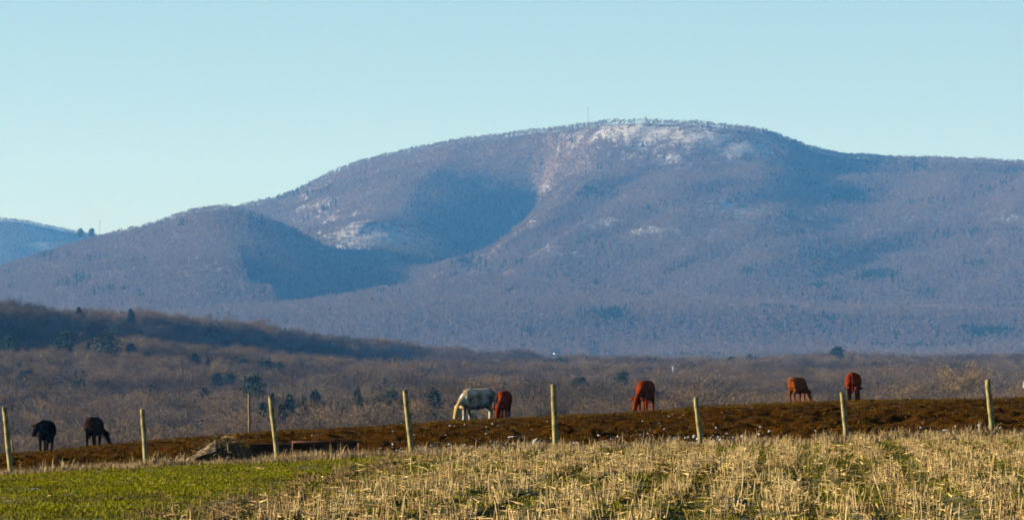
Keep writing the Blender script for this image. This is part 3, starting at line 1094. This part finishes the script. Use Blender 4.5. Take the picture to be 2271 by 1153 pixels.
# ------------------------------------------------------------------ cattle
def cattle(name, px, base, Yd, yaw, neck, H, colours, label, build=1.0, gait=(0, 0, 0, 0), tail=0.0, patch=None, short=.9):
    """one animal; own axis +X is forward. neck: list of (x, y, z, radius) from the withers to the muzzle"""
    V, Fc = [], []
    trunk = [(-.78, 1.10, .16, .15), (-.73, 1.06, .29, .26), (-.56, 1.00, .375, .325), (-.30, .935, .425, .375 * build), (.0, .915, .44, .395 * build), (.26, .92, .435, .375 * build),
             (.46, .95, .41, .31), (.62, .98, .34, .25), (.72, 1.0, .20, .16)]
    n = 16
    base_i = len(V)
    for x, zc, hh, hw in trunk:
        for k in range(n):
            t = 2 * math.pi * k / n
            cz, sz = math.cos(t), math.sin(t)
            V.append(Vector((x, hw * math.copysign(abs(cz) ** .85, cz), zc + hh * math.copysign(abs(sz) ** .9, sz))))
    m = len(trunk)
    for i in range(m - 1):
        for k in range(n):
            Fc.append((base_i + i * n + k, base_i + (i + 1) * n + k, base_i + (i + 1) * n + (k + 1) % n, base_i + i * n + (k + 1) % n))
    Fc.append(tuple(base_i + k for k in range(n)))
    Fc.append(tuple(base_i + (m - 1) * n + k for k in reversed(range(n))))
    # neck and head
    tube([Vector(q[:3]) for q in neck], [q[3] for q in neck], 12, V, Fc)
    poll = Vector(neck[-4][:3]); muz = Vector(neck[-1][:3])
    hd = (muz - poll).normalized()
    side = hd.cross(Vector((0, 0, 1)))
    if side.length < .1: side = Vector((0, 1, 0))
    side.normalize()
    upv = side.cross(hd).normalized()
    for sg in (-1, 1):
        a = poll + side * (sg * .07)
        tube([a, a + side * (sg * .16) + upv * .02, a + side * (sg * .31) - upv * .02], [(.05, .034), (.085, .04), (.026, .02)], 8, V, Fc)
    tube([muz - hd * .05, muz + hd * .04], [.10, .08], 10, V, Fc)                                   # muzzle
    # legs: hip, stifle, hock, fetlock, hoof
    for sg, g in ((1, gait[0]), (-1, gait[1])):
        yv = .165 * sg
        tube([(-.52, yv * .8, 1.08), (-.55 + g * .2, yv, .82), (-.50 + g * .5, yv * 1.05, .66), (-.70 + g, yv, .43), (-.655 + g * 1.15, yv, .13), (-.64 + g * 1.2, yv, .07), (-.63 + g * 1.2, yv, -.03)],
             [(.25, .15), (.22, .145), (.155, .12), (.092, .074), (.064, .058), (.074, .068), (.080, .074)], 10, V, Fc)
    for sg, g in ((1, gait[2]), (-1, gait[3])):
        yv = .165 * sg
        tube([(.54, yv * .8, 1.0), (.50, yv, .76), (.52 + g * .4, yv, .56), (.53 + g * .7, yv * .95, .36), (.52 + g, yv * .95, .12), (.535 + g, yv * .95, .06), (.545 + g, yv * .95, -.03)],
             [(.19, .13), (.155, .12), (.105, .09), (.078, .070), (.058, .054), (.070, .065), (.078, .072)], 10, V, Fc)
    tube([(-.80, 0, 1.26), (-.90, tail * .3, 1.15), (-.925, tail * .6, .85), (-.915, tail, .58), (-.90, tail, .42), (-.90, tail, .36)], [.04, .034, .026, .026, .052, .02], 8, V, Fc)
    tube([(.30, 0, .60), (.62, 0, .70)], [.10, .10], 8, V, Fc)                                        # brisket
    tube([(-.42, 0, .68), (-.22, 0, .62)], [.09, .07], 8, V, Fc)
    o = mesh_obj(name, V, Fc, None, None, smooth=True)
    rm = o.modifiers.new('skin', 'REMESH'); rm.mode = 'VOXEL'; rm.voxel_size = .02; rm.use_smooth_shade = True
    sm = o.modifiers.new('soften', 'SMOOTH'); sm.iterations = 7; sm.factor = .5
    dg = bpy.context.evaluated_depsgraph_get()
    me = bpy.data.meshes.new_from_object(o.evaluated_get(dg))
    o.modifiers.clear()
    o.data = me
    mat, nt2, bb = new_mat(name + '_coat', .9, 0.0)
    vv = coord(nt2, 'Object')
    c = ramp(nt2, [(0.36, colours[0]), (0.62, colours[1])], noise(nt2, 2.6, 5, vv, .6))
    if patch:
        sx = nt2.nodes.new('ShaderNodeSeparateXYZ'); nt2.links.new(vv, sx.inputs[0])
        f = math_node(nt2, 'ADD', sx.outputs[patch[3]], math_node(nt2, 'MULTIPLY', math_node(nt2, 'SUBTRACT', noise(nt2, 2.2, 4, vv), .5), .25))
        mr = nt2.nodes.new('ShaderNodeMapRange')
        mr.inputs['From Min'].default_value = patch[1]; mr.inputs['From Max'].default_value = patch[2]
        nt2.links.new(f, mr.inputs['Value'])
        c = mix(nt2, c, patch[0], mr.outputs[0])
    nt2.links.new(c, bb.inputs['Base Color'])
    bump(nt2, bb, noise(nt2, 40, 3, vv), .35, .01)
    me.materials.clear(); me.materials.append(mat)
    me.name = name
    k = H / 1.40
    x = float(xat(px, Yd))
    o.location = (x, Yd, G(x, Yd) - .015)
    o.rotation_euler = (0, 0, yaw)
    o.scale = (k * short, k, k)
    tag(o, label, 'cow', 'cattle on the pasture crest')
    return o


def graze(side=0.0, reach=0.0):
    """neck bent down to the grass, swung sideways by 'side'"""
    return [(.42, 0, .99, (.34, .22)), (.64, side * .10, .91, (.28, .18)), (.78 + reach * .3, side * .30, .78, (.225, .15)), (.89 + reach * .5, side * .52, .65, (.175, .125)),
            (.96 + reach * .7, side * .64, .58, (.165, .145)), (1.03 + reach * .8, side * .76, .43, (.165, .135)), (1.11 + reach, side * .90, .23, (.11, .10)), (1.14 + reach, side * .96, .10, (.112, .108))]


def raised(side=0.0, up=0.0):
    return [(.42, 0, 1.04, (.36, .22)), (.62, side * .2, 1.10 + up * .4, (.31, .19)), (.76, side * .45, 1.15 + up * .8, (.24, .15)), (.84, side * .6, 1.19 + up, (.17, .13)),
            (.90, side * .7, 1.20 + up, (.165, .15)), (.99, side * .85, 1.08 + up, (.16, .135)), (1.07, side * 1.05, .92 + up, (.11, .10)), (1.11, side * 1.15, .80 + up, (.112, .108))]


PI = math.pi
BLACK = ((.006, .005, .005), (.014, .010, .008))
DARK = ((.010, .005, .004), (.034, .014, .008))
RED = ((.085, .011, .002), (.16, .026, .0035))
RUST = ((.13, .030, .004), (.20, .055, .008))
WHITE = ((.10, .072, .042), (.52, .45, .33))
# yaw: 0 faces right, -90 deg faces the camera, 180 faces left
cattle('cow', 102, 997, 249, R(-96), raised(-.30, -.08), 1.42, BLACK, 'black cow standing and facing the viewer near left edge', 1.12, (.05, -.06, .05, -.04))
cattle('cow', 209, 988, 249, R(80), graze(-.50), 1.33, DARK, 'dark brown cow at left grazing with its head low on the right', 1.10, (-.04, .05, .03, -.05))
cattle('cow', 1058, 932, 249, R(206), graze(.06, .02), 1.46, WHITE, 'white cow with tan face grazing in the middle, facing left', 1.08, (.06, -.08, -.06, .08),
       patch=((.34, .23, .085), .88, 1.0, 0))
cattle('calf', 1118, 927, 249, R(-97), graze(-.24), 1.30, RED, 'red calf grazing end-on right beside the white cow', .95, (-.03, .04, .03, -.05))
cattle('cow', 1431, 912, 249, R(-104), graze(-.26), 1.44, RED, 'red cow grazing to the left with one hind leg set back', 1.0, (-.20, .04, .04, -.05), short=.85)
cattle('cow', 1769, 890, 249, R(58), graze(-.22), 1.13, RUST, 'orange brown cow grazing to the right with sunlit rump', 1.0, (.05, -.05, .05, -.04), tail=.05)
cattle('cow', 1892, 888, 249, R(84), graze(-.20), 1.28, RED, 'red cow seen from behind, rightmost whole animal', 1.02, (.02, -.03, .02, -.02))
cattle('cow', 2322, 882, 250, R(184), [(a, b, c + .34 * max(0, (a - .6) / .6), d) for a, b, c, d in graze(.1, .06)], 1.32, RED, 'red cow with white face cut off by the right picture edge', 1.0, (.05, -.05, .04, -.05),
       patch=((.26, .23, .19), 1.0, 1.1, 0))

# ------------------------------------------------------------------ things lying along the fence
m_hay = noise_mat('old_hay', [(0.28, (.035, .021, .008)), (0.5, (.10, .066, .024)), (0.72, (.20, .14, .055))], 5, vscale=(3, 1, 1), bmp=(.9, .05), detail=7)
m_tarp = noise_mat('pale_tarp', [(0.3, (.05, .036, .018)), (0.48, (.11, .08, .045)), (0.62, (.28, .21, .12))], 5, bmp=(.6, .04), vscale=(1, 5, 5), detail=6)
m_rust = noise_mat('rusty_iron', [(0.28, (.022, .009, .004)), (0.52, (.06, .025, .010)), (0.75, (.12, .052, .024))], 6, bmp=(.3, .01), rough=.8)
m_rustd = noise_mat('dark_rust', [(0.3, (.020, .010, .007)), (0.7, (.055, .026, .015))], 6, bmp=(.3, .01), rough=.85)
m_rubber = noise_mat('black_rubber', [(0.3, (.008, .008, .009)), (0.7, (.022, .021, .021))], 6, rough=.65)

# heap of old hay under a torn tarp
HY = 122.6
hp = P(490, 1026, HY); hp.z = G(hp.x, HY)
e = empty('hay_heap', hp)
nn = 40
U, W_ = np.meshgrid(np.linspace(-1, 1, nn), np.linspace(-1, 1, 24), indexing='ij')
prof = np.interp(U, [-1, -.8, -.5, -.25, -.02, .12, .4, .7, .9, 1], [0, .10, .30, .48, .585, .60, .50, .30, .10, 0])
Zc = prof * np.clip(1 - np.abs(W_) ** 2.2, 0, 1) ** .8
Zc = Zc + np.clip(Zc, 0, .15) / .15 * .05 * fbm(U * 6 + 3, W_ * 4 + 7, 2, 4) - .05
Xc = U * .83 + .03 * fbm(U * 5, W_ * 5, 4, 3)
Yc = W_ * .6 + .04 * fbm(U * 5, W_ * 5, 5, 3)
g = grid_obj('mound', Xc, Yc, Zc, m_hay)
g.parent = e
# tarp strip over the sunny side
uu, ww = np.meshgrid(np.linspace(-1.0, -.05, 26), np.linspace(-1.0, -.62, 8), indexing='ij')
pr = np.interp(uu, [-1, -.8, -.5, -.25, -.02, .12], [0.02, .10, .30, .48, .585, .60]) * np.clip(1 - np.abs(ww * .86) ** 2.2, 0, 1) ** .8
g = grid_obj('tarp', uu * .83 - .02, ww * .55 - .03, pr + .02 + .02 * fbm(uu * 9, ww * 6, 3, 3), m_tarp)
g.parent = e
sd = g.modifiers.new('thickness', 'SOLIDIFY'); sd.thickness = .006
V, Fc = [], []
r = random.Random(9)
for i in range(1100):
    u = r.uniform(-.95, .98); w = r.uniform(-.95, .5)
    hgt = float(np.interp(u, [-1, -.8, -.5, -.25, -.02, .12, .4, .7, .9, 1], [0, .10, .30, .48, .585, .60, .50, .30, .10, 0])) * max(0, 1 - abs(w) ** 2.2) ** .8
    sliver(V, Fc, Vector((u * .83, w * .6, hgt - .02)), Vector((r.gauss(-.5 if u < 0 else .5, .5), r.gauss(-.3, .4), r.gauss(-.1, .35))), r.uniform(.1, .3), .012, r)
m_haystraw = noise_mat('hay_straw', [(0.3, (.10, .066, .024)), (0.7, (.30, .21, .085))], 9)
g = mesh_obj('straw', V, Fc, m_haystraw, e); tag(g, kind='stuff')
for ux, ln, tl in ((.22, .42, .1), (.45, .38, .22), (.62, .34, .34)):
    V, Fc = tube([(ux, -.62, 0), (ux - tl * .5, -.50, ln)], [.022, .018], 8)
    mesh_obj('stake', V, Fc, m_oldpost, e)
tag(e, 'heap of old hay with torn pale tarp beside the fence, left of the rusty trough', 'hay heap')

# rusty trough
TY = 122.2
tp = P(722, 1016, TY); tp.z = G(tp.x, TY)
e = empty('feed_trough', tp, R(4))
L2, D2, H2 = .70, .36, .36
V, Fc = [], []
box(V, Fc, (-L2, D2, .08), (L2, D2 + .015, H2)); mesh_obj('back_panel', V, Fc, m_rust, e)
V, Fc = [], []
box(V, Fc, (-L2, -D2 + .02, .07), (L2, D2 - .002, .085)); mesh_obj('floor_pan', V, Fc, m_rustd, e)
V, Fc = [], []
box(V, Fc, (-L2, -D2, .05), (L2, -D2 + .015, .19)); mesh_obj('front_panel', V, Fc, m_rustd, e)
for sx in (-1, 1):
    V, Fc = [], []
    a = sx * L2
    box(V, Fc, (min(a, a + sx * .012), -D2, .05), (max(a, a + sx * .012), D2 + .015, H2 - .002)); mesh_obj('end_panel', V, Fc, m_rust, e)
    for sy in (-1, 1):
        V, Fc = tube([(a * .93, sy * D2 * .9, -.12), (a * .93, sy * D2 * .9, .055)], [.022, .022], 8)
        mesh_obj('leg', V, Fc, m_rustd, e)
for sy in (-1, 1):
    V, Fc = tube([(-L2 - .03, sy * (D2 + .006), H2 + .016), (0, sy * (D2 + .006), H2 + .008), (L2 + .03, sy * (D2 + .006), H2 + .02)], [.020, .020, .020], 10)
    mesh_obj('rim', V, Fc, m_rust, e, smooth=True)
for xx in (-.25, .25):
    V, Fc = tube([(xx, -D2 - .006, H2 + .008), (xx, -D2 - .02, .06)], [.010, .010], 6)
    mesh_obj('bar', V, Fc, m_rustd, e)
tag(e, 'long rusty iron feed trough with dark inside behind the fence', 'trough')

# rusty barrel half, low brown box left of the trough
bp_ = P(600, 1018, 124.0); bp_.z = G(bp_.x, 124.0)
e = empty('iron_feed_bin', bp_, R(-6))
V, Fc = [], []
i0 = len(V)
for (xx, yy, zz) in ((-.36, -.25, 0), (.36, -.25, 0), (.36, .25, 0), (-.36, .25, 0), (-.42, -.30, .34), (.42, -.30, .34), (.42, .30, .34), (-.42, .30, .34)):
    V.append(Vector((xx, yy, zz)))
Fc += [(3, 2, 1, 0), (0, 1, 5, 4), (1, 2, 6, 5), (2, 3, 7, 6), (3, 0, 4, 7)]
g = mesh_obj('bin_wall', V, Fc, m_rustd, e)
sd = g.modifiers.new('thickness', 'SOLIDIFY'); sd.thickness = .012
V, Fc = [], []
ring = [Vector(q) for q in ((-.43, -.31, .345), (.43, -.31, .345), (.43, .31, .345), (-.43, .31, .345))]
for a, b2 in zip(ring, ring[1:] + ring[:1]): tube([a, b2], [.014, .014], 8, V, Fc)
mesh_obj('rim', V, Fc, m_rust, e)
tag(e, 'low dark rusty bin behind the third fence post from left', 'bin')

# black tub and torn white sack
UY = 121.4
up_ = P(1212, 1004, UY); up_.z = G(up_.x, UY)
e = empty('rubber_tub', up_, .2)
V, Fc = tube([(0, 0, 0), (0, 0, .10), (0, 0, .21)], [.16, .185, .205], 24)
Fc.pop()
g = mesh_obj('bowl', V, Fc, m_rubber, e, smooth=True)
sd = g.modifiers.new('thickness', 'SOLIDIFY'); sd.thickness = .014
V, Fc = [], []
for k in range(24):
    a0, a1 = 2 * PI * k / 24, 2 * PI * (k + 1) / 24
    tube([(.21 * math.cos(a0), .21 * math.sin(a0), .215), (.21 * math.cos(a1), .21 * math.sin(a1), .215)], [.014, .014], 6, V, Fc, cap=False)
mesh_obj('rim', V, Fc, m_rubber, e, smooth=True)
tag(e, 'black rubber tub at foot of the tall middle fence post', 'tub')
sp_ = P(1184, 1002, UY - .15); sp_.z = G(sp_.x, UY - .15)
e2 = empty('feed_sack', sp_)
m_sack = noise_mat('white_sack', [(0.3, (.34, .31, .25)), (0.7, (.48, .45, .38))], 8, bmp=(.3, .01))
prof = [(-.055, -.01, .016), (-.025, .045, .024), (.0, .10, .045), (.022, .155, .062), (.042, .205, .055), (.062, .245, .028), (.078, .27, .012)]
V, Fc = tube([(a, random.uniform(-.008, .008), c) for a, c, _ in prof], [(q, q * .55) for _, _, q in prof], 12)
rs = random.Random(3)
for q in V: q += Vector((rs.gauss(0, .004), rs.gauss(0, .004), rs.gauss(0, .004)))
mesh_obj('bag', V, Fc, m_sack, e2, smooth=True)
V, Fc = tube([(-.05, 0, 0), (-.09, -.01, -.012), (-.13, -.015, -.02)], [(.016, .008), (.014, .006), (.005, .003)], 8)
mesh_obj('torn_end', V, Fc, m_sack, e2, smooth=True)
tag(e2, 'small crumpled white sack leaning on the black tub', 'sack')

# ------------------------------------------------------------------ leftover snow on the pasture
m_snow, nt, b = new_mat('old_snow', .6, .3)
b.inputs['Base Color'].default_value = (.36, .37, .40, 1)
bump(nt, b, noise(nt, 14, 4, coord(nt)), .4, .03)


def snow_lump(V, Fc, c, rx, ry, h, r):
    i = len(V)
    n = 9
    V.append(c + Vector((0, 0, h)))
    for ring, (f, hh) in enumerate(((.6, .75), (1.0, -.03))):
        for k in range(n):
            a = 2 * PI * k / n
            j = r.uniform(.7, 1.25)
            V.append(c + Vector((rx * f * j * math.cos(a), ry * f * j * math.sin(a), h * hh if ring == 0 else -.04)))
    for k in range(n):
        Fc.append((i, i + 1 + k, i + 1 + (k + 1) % n))
        Fc.append((i + 1 + k, i + 1 + n + k, i + 1 + n + (k + 1) % n, i + 1 + (k + 1) % n))


BIG_SNOW = [(1135, 968, .14, 'snow patch above and left of the small white sack'), (981, 974, .10, 'round snow patch right of the fourth fence post'), (1028, 973, .13, 'snow patch below the white cow'),
            (1100, 990, .12, 'long low snow patch below the red calf'), (1157, 989, .08, 'bright snow lump just left of the white sack'),
            (1427, 983, .10, 'bright snow patch straight below the red cow with set-back leg'), (1487, 985, .13, 'snow patch left of the short middle right post'),
            (1545, 984, .10, 'snow patch at foot of the short fence post in the middle right'),
            (2032, 968, .30, 'wide snow drift between the two right-hand posts, left piece'), (2075, 965, .18, 'wide snow drift between the two right-hand posts, middle piece'),
            (2110, 966, .15, 'wide snow drift between the two right-hand posts, right piece'), (1365, 934, .07, 'small snow spot high on the slope left of the red cow'),
            (573, 971, .06, 'small snow spot right of the hay heap top'), (695, 966, .12, 'thin snow streak above the rusty trough'), (1645, 965, .09, 'snow spot right of the short middle right post')]


def pasture_y(px, py):
    d = np.linspace(FENCE_Y + .5, 249, 500)
    xx = xat(px, d)
    z = near_z(xx, d)
    t = HORIZON - F * (z - EYE) / d
    return float(np.interp(-py, -t, d))


for i, (px, py, rr_, lab) in enumerate(BIG_SNOW):
    rr_ *= 1.5
    yy = pasture_y(px, py)
    x0 = float(xat(px, yy))
    r = random.Random(i)
    o = empty('snow_patch', (x0, yy, G(x0, yy)))
    for q in range(r.randint(3, 5)):
        f = r.uniform(.26, .55)
        ox = r.uniform(-.8, .8) * rr_; oy = r.uniform(-1.5, 1.5) * rr_
        V, Fc = [], []
        snow_lump(V, Fc, Vector((ox, oy, G(x0 + ox, yy + oy) - G(x0, yy))), rr_ * f * .75 * yy / 125, rr_ * f * 1.2, .008 + .05 * rr_, r)
        mesh_obj('snow_lump', V, Fc, m_snow, o)
    tag(o, lab, 'snow', 'larger snow patches on the pasture')
V, Fc = [], []
r = random.Random(77)
for i in range(1900):
    px = r.uniform(870, 1720) if r.random() < .62 else r.uniform(-300, 2300)
    yy = FENCE_Y + 3 + abs(r.gauss(0, 10)) if r.random() < .85 else r.uniform(125, 220)
    if 1650 < px < 1980 and r.random() < .6: continue
    if px < 850 and r.random() < .6: continue
    x0 = float(xat(px, yy))
    if fbm(np.array([x0 / 1.3]), np.array([yy / 4]), 5, 2)[0] < -.22: continue
    s = r.uniform(.009, .030)
    snow_lump(V, Fc, Vector((x0, yy, G(x0, yy) - .002)), s * r.uniform(.8, 1.9), s * 2, .015 + s * .8, r)
o = mesh_obj('snow_remnants', V, Fc, m_snow)
tag(o, 'scattered crumbs of old snow on the brown pasture', kind='stuff')

# ------------------------------------------------------------------ clods, dead grass, stubble, grass
def clod(seed):
    r = random.Random(seed)
    bm = bmesh.new()
    bmesh.ops.create_icosphere(bm, subdivisions=2, radius=1)
    for vtx in bm.verts:
        vtx.co *= 1 + r.gauss(0, .16)
        vtx.co.z *= .62
    for f in bm.faces: f.smooth = True
    me = bpy.data.meshes.new('clod'); bm.to_mesh(me); bm.free()
    me.materials.append(m_clod)
    return bpy.data.objects.new('clod', me)


m_clod = random_mat('soil_clod', [(0.0, (.016, .007, .001)), (0.5, (.045, .021, .003)), (1.0, (.085, .043, .008))])
n = 15000
px = rng.uniform(-350, 2620, n); y = FENCE_Y + .8 + (rng.random(n) ** 1.7) * 128
x = xat(px, y)
z = ground(x, y)
s = rng.uniform(.012, .048, n) * np.where(rng.random(n) < .05, 1.8, 1)
scatter('soil_clods', np.stack([x, y, z], -1), np.stack([rng.normal(0, .4, n), rng.normal(0, .4, n), rng.random(n) * 6.28], -1),
        np.stack([s * 1.3, s * 1.3, s], -1), rng.integers(0, 4, n), [clod(i) for i in range(4)], 'brown soil clods all over the trampled pasture')


def tuft(seed, nb, h, w, lean, mat, spread=.04, bent=.3):
    r = random.Random(seed)
    V, Fc = [], []
    for i in range(nb):
        a = r.uniform(0, 6.283)
        p = Vector((r.gauss(0, spread), r.gauss(0, spread), -.01))
        hh = h * r.uniform(.5, 1.1)
        d = Vector((math.cos(a) * lean * r.random(), math.sin(a) * lean * r.random(), 1)).normalized()
        sdv = Vector((math.cos(a + 1.57), math.sin(a + 1.57), 0)) * (w * .5)
        m = p + d * hh * .6
        tpt = m + (d + Vector((math.cos(a), math.sin(a), 0)) * bent * r.random()).normalized() * hh * .4
        k = len(V)
        V += [p - sdv, p + sdv, m + sdv * .75, m - sdv * .75, tpt]
        Fc += [(k, k + 1, k + 2, k + 3), (k + 3, k + 2, k + 4)]
    return mesh_obj('tuft', V, Fc, mat, link=False)


def stubble(seed, mat):
    """a cut stool: a few thin stalks broken at different heights, with rags of leaf and litter"""
    r = random.Random(seed)
    V, Fc = [], []
    for i in range(r.randint(2, 6)):
        p = Vector((r.gauss(0, .06), r.gauss(0, .09), -.02))
        h = .06 + .24 * r.random() ** 1.6
        d = Vector((r.gauss(0, .14), r.gauss(0, .14), 1)).normalized()
        rad = r.uniform(.003, .008)
        q = p + d * h
        tube([p, p + d * h * .5 + Vector((r.gauss(0, .006), 0, 0)), q], [rad * 1.25, rad, rad * .8], 5, V, Fc)
        if r.random() < .3:
            tube([q, q + Vector((r.gauss(0, .07), r.gauss(0, .07), r.uniform(-.06, .02)))], [rad * .8, rad * .5], 4, V, Fc)
        for k in range(r.randint(0, 2)):
            a = p + d * h * r.uniform(.3, 1.0)
            th = r.uniform(0, 6.283)
            out = Vector((math.cos(th), math.sin(th), r.uniform(-.9, .5)))
            sliver(V, Fc, a, out, r.uniform(.05, .15), r.uniform(.008, .02), r)
    for k in range(r.randint(0, 2)):
        th = r.uniform(0, 6.283)
        sliver(V, Fc, Vector((r.gauss(0, .12), r.gauss(0, .15), .012)), Vector((math.cos(th), math.sin(th), .15 * r.random())), r.uniform(.08, .24), r.uniform(.008, .02), r)
    return mesh_obj('stool', V, Fc, mat, link=False)


m_straw = random_mat('straw', [(0.0, (.20, .12, .038)), (0.3, (.40, .28, .11)), (0.75, (.58, .43, .19)), (1.0, (.32, .185, .055))], rough=.9)
m_brownst = random_mat('brown_stubble', [(0.0, (.14, .085, .035)), (1.0, (.36, .24, .10))], rough=.85)
m_grass = random_mat('green_grass', [(0.0, (.135, .145, .003)), (0.5, (.20, .20, .004)), (0.85, (.25, .225, .008)), (1.0, (.30, .20, .04))], rough=.8)
m_dead = random_mat('dead_grass', [(0.0, (.20, .125, .05)), (0.5, (.36, .25, .11)), (1.0, (.52, .39, .20))], rough=.85)

# stubble rows run away from the viewer, slightly to the right
pts = []
for k in range(-20, 30):
    row = k * .76
    if k % 7 == 3: row += .16
    if k % 7 == 4: row -= .04
    yy = np.arange(48, FENCE_Y - .4, .135)
    yy = yy + rng.normal(0, .04, len(yy))
    xx = row + .048 * yy + rng.normal(0, .13, len(yy))
    pts.append(np.stack([xx, yy], -1))
pts = np.concatenate(pts)
pxs = CX + F * pts[:, 0] / pts[:, 1]
gap = fbm(pts[:, 0] / 1.1, pts[:, 1] / 3.5, 2, 3)
kk = (pxs > -600) & (pxs < 2950) & (rng.random(len(pts)) < stub_mask(pts[:, 0], pts[:, 1]) * np.clip(.54 + 1.4 * gap, .06, 1))
pts = pts[kk]; n = len(pts)
s = rng.uniform(.7, 1.25, n) * (1 - .3 * sstep(95, 119, pts[:, 1]))
edge = pts[:, 0] - (-4.25 + (pts[:, 1] - 70) * .034) < 1.2 + .6 * rng.random(n)
var = np.where(edge, 9 + rng.integers(0, 3, n), rng.integers(0, 9, n))
print('stubble', n)
scatter('stubble', np.stack([pts[:, 0], pts[:, 1], ground(pts[:, 0], pts[:, 1])], -1), np.stack([rng.normal(0, .1, n), rng.normal(0, .1, n), rng.random(n) * 6.28], -1),
        np.stack([s, s, s], -1), var, [stubble(i, m_straw) for i in range(9)] + [stubble(i + 20, m_brownst) for i in range(3)], 'rows of pale cut maize stubble across the field')

# fallen straw between the rows
n = 11000
y = 50 + 70 * np.sqrt(rng.random(n)); px = rng.uniform(-600, 2950, n); x = xat(px, y)
k = rng.random(n) < stub_mask(x, y) * .3 + .01
x, y = x[k], y[k]; n = len(x)


def straw_bit(seed):
    r = random.Random(seed); V, Fc = [], []
    for i in range(4):
        th = r.uniform(0, 6.283)
        sliver(V, Fc, Vector((r.gauss(0, .12), r.gauss(0, .12), .015)), Vector((math.cos(th), math.sin(th), .25 * r.random())), r.uniform(.1, .3), r.uniform(.012, .028), r)
    return mesh_obj('bits', V, Fc, m_straw, link=False)


scatter('loose_straw', np.stack([x, y, ground(x, y)], -1), np.stack([0 * x, 0 * x, rng.random(n) * 6.28], -1), np.ones((n, 3)), rng.integers(0, 4, n),
        [straw_bit(i) for i in range(4)], 'loose straw and leaves lying between the stubble rows')

# green grass
n = 51000
y = 50 + 71 * np.sqrt(rng.random(n)); px = rng.uniform(-600, 2950, n); x = xat(px, y)
sm_ = stub_mask(x, y)
pn = fbm(x / 1.4, y / 4, 7, 3)
k = rng.random(n) < np.where(sm_ < .5, np.clip(.9 + .8 * pn, .15, 1), np.clip(.72 + 1.2 * pn, 0, 1))
x, y = x[k], y[k]; n = len(x)
s = rng.uniform(.6, 1.25, n)
m_olive = random_mat('olive_grass', [(0.0, (.080, .076, .005)), (0.5, (.135, .118, .010)), (1.0, (.19, .14, .03))])
dull = (fbm(x / 1.9, y / 6, 1, 3) + .35 * rng.normal(0, 1, n) + .25 * stub_mask(x, y)) > .06
scatter('grass', np.stack([x, y, ground(x, y)], -1), np.stack([0 * x, 0 * x, rng.random(n) * 6.28], -1), np.stack([s, s, s], -1), np.where(dull, 5, 0) + rng.integers(0, 5, n),
        [tuft(i, 22, .055, .010, 1.1, m_grass, .09) for i in range(5)] + [tuft(30 + i, 20, .05, .010, 1.2, m_olive, .09) for i in range(5)], 'short green grass growing over the field')

# dead grass along the fence
n = 10500
px = rng.uniform(-600, 2950, n); y = FENCE_Y + rng.normal(-.3, .75, n); x = xat(px, y)
dn = fbm(x / 1.0, y / 1.0 + 40, 3, 3)
k = rng.random(n) < np.clip(.65 + .7 * dn, .1, 1)
x, y, dn = x[k], y[k], dn[k]; n = len(x)
s = rng.uniform(.45, 1.0, n) * np.clip(.85 + .8 * dn, .5, 1.5) * np.where(rng.random(n) < .03, 1.8, 1)
scatter('dead_grass', np.stack([x, y, ground(x, y)], -1), np.stack([0 * x, 0 * x, rng.random(n) * 6.28], -1), np.stack([s, s, s], -1), rng.integers(0, 5, n),
        [tuft(50 + i, 14, .24, .010, .55, m_dead, .06, .8) for i in range(5)], 'strip of dead straw-coloured grass under the fence posts')

# sparse dry tufts on the pasture
n = 5200
px = rng.uniform(-350, 2620, n); y = FENCE_Y + 2 + 135 * rng.random(n) ** .8; x = xat(px, y)
s = rng.uniform(.3, .8, n)
m_dry = random_mat('pasture_tuft', [(0.0, (.055, .030, .003)), (0.6, (.10, .060, .006)), (1.0, (.14, .085, .015))])
scatter('pasture_grass', np.stack([x, y, ground(x, y)], -1), np.stack([0 * x, 0 * x, rng.random(n) * 6.28], -1), np.stack([s, s, s * .7], -1), rng.integers(0, 3, n),
        [tuft(80 + i, 20, .22, .018, .8, m_dry, .14) for i in range(3)], 'thin brown grass left on the trampled pasture')

# ------------------------------------------------------------------ the air
V, Fc = [], []
box(V, Fc, (-5200, -500, -75), (5200, 18500, 660))
haze = mesh_obj('haze', V, Fc, None)
hm = bpy.data.materials.new('haze'); hm.use_nodes = True
ht = hm.node_tree
for nd in list(ht.nodes):
    if nd.type == 'BSDF_PRINCIPLED': ht.nodes.remove(nd)
pv = ht.nodes.new('ShaderNodeVolumePrincipled')
pv.inputs['Color'].default_value = (*HAZE_COLOR, 1)
pv.inputs['Density'].default_value = HAZE_DENSITY
pv.inputs['Absorption Color'].default_value = (1, 1, 1, 1)
ht.links.new(pv.outputs[0], ht.nodes['Material Output'].inputs['Volume'])
haze.data.materials.append(hm)
tag(haze, 'thin blue haze over the valley and the mountain', kind='stuff')
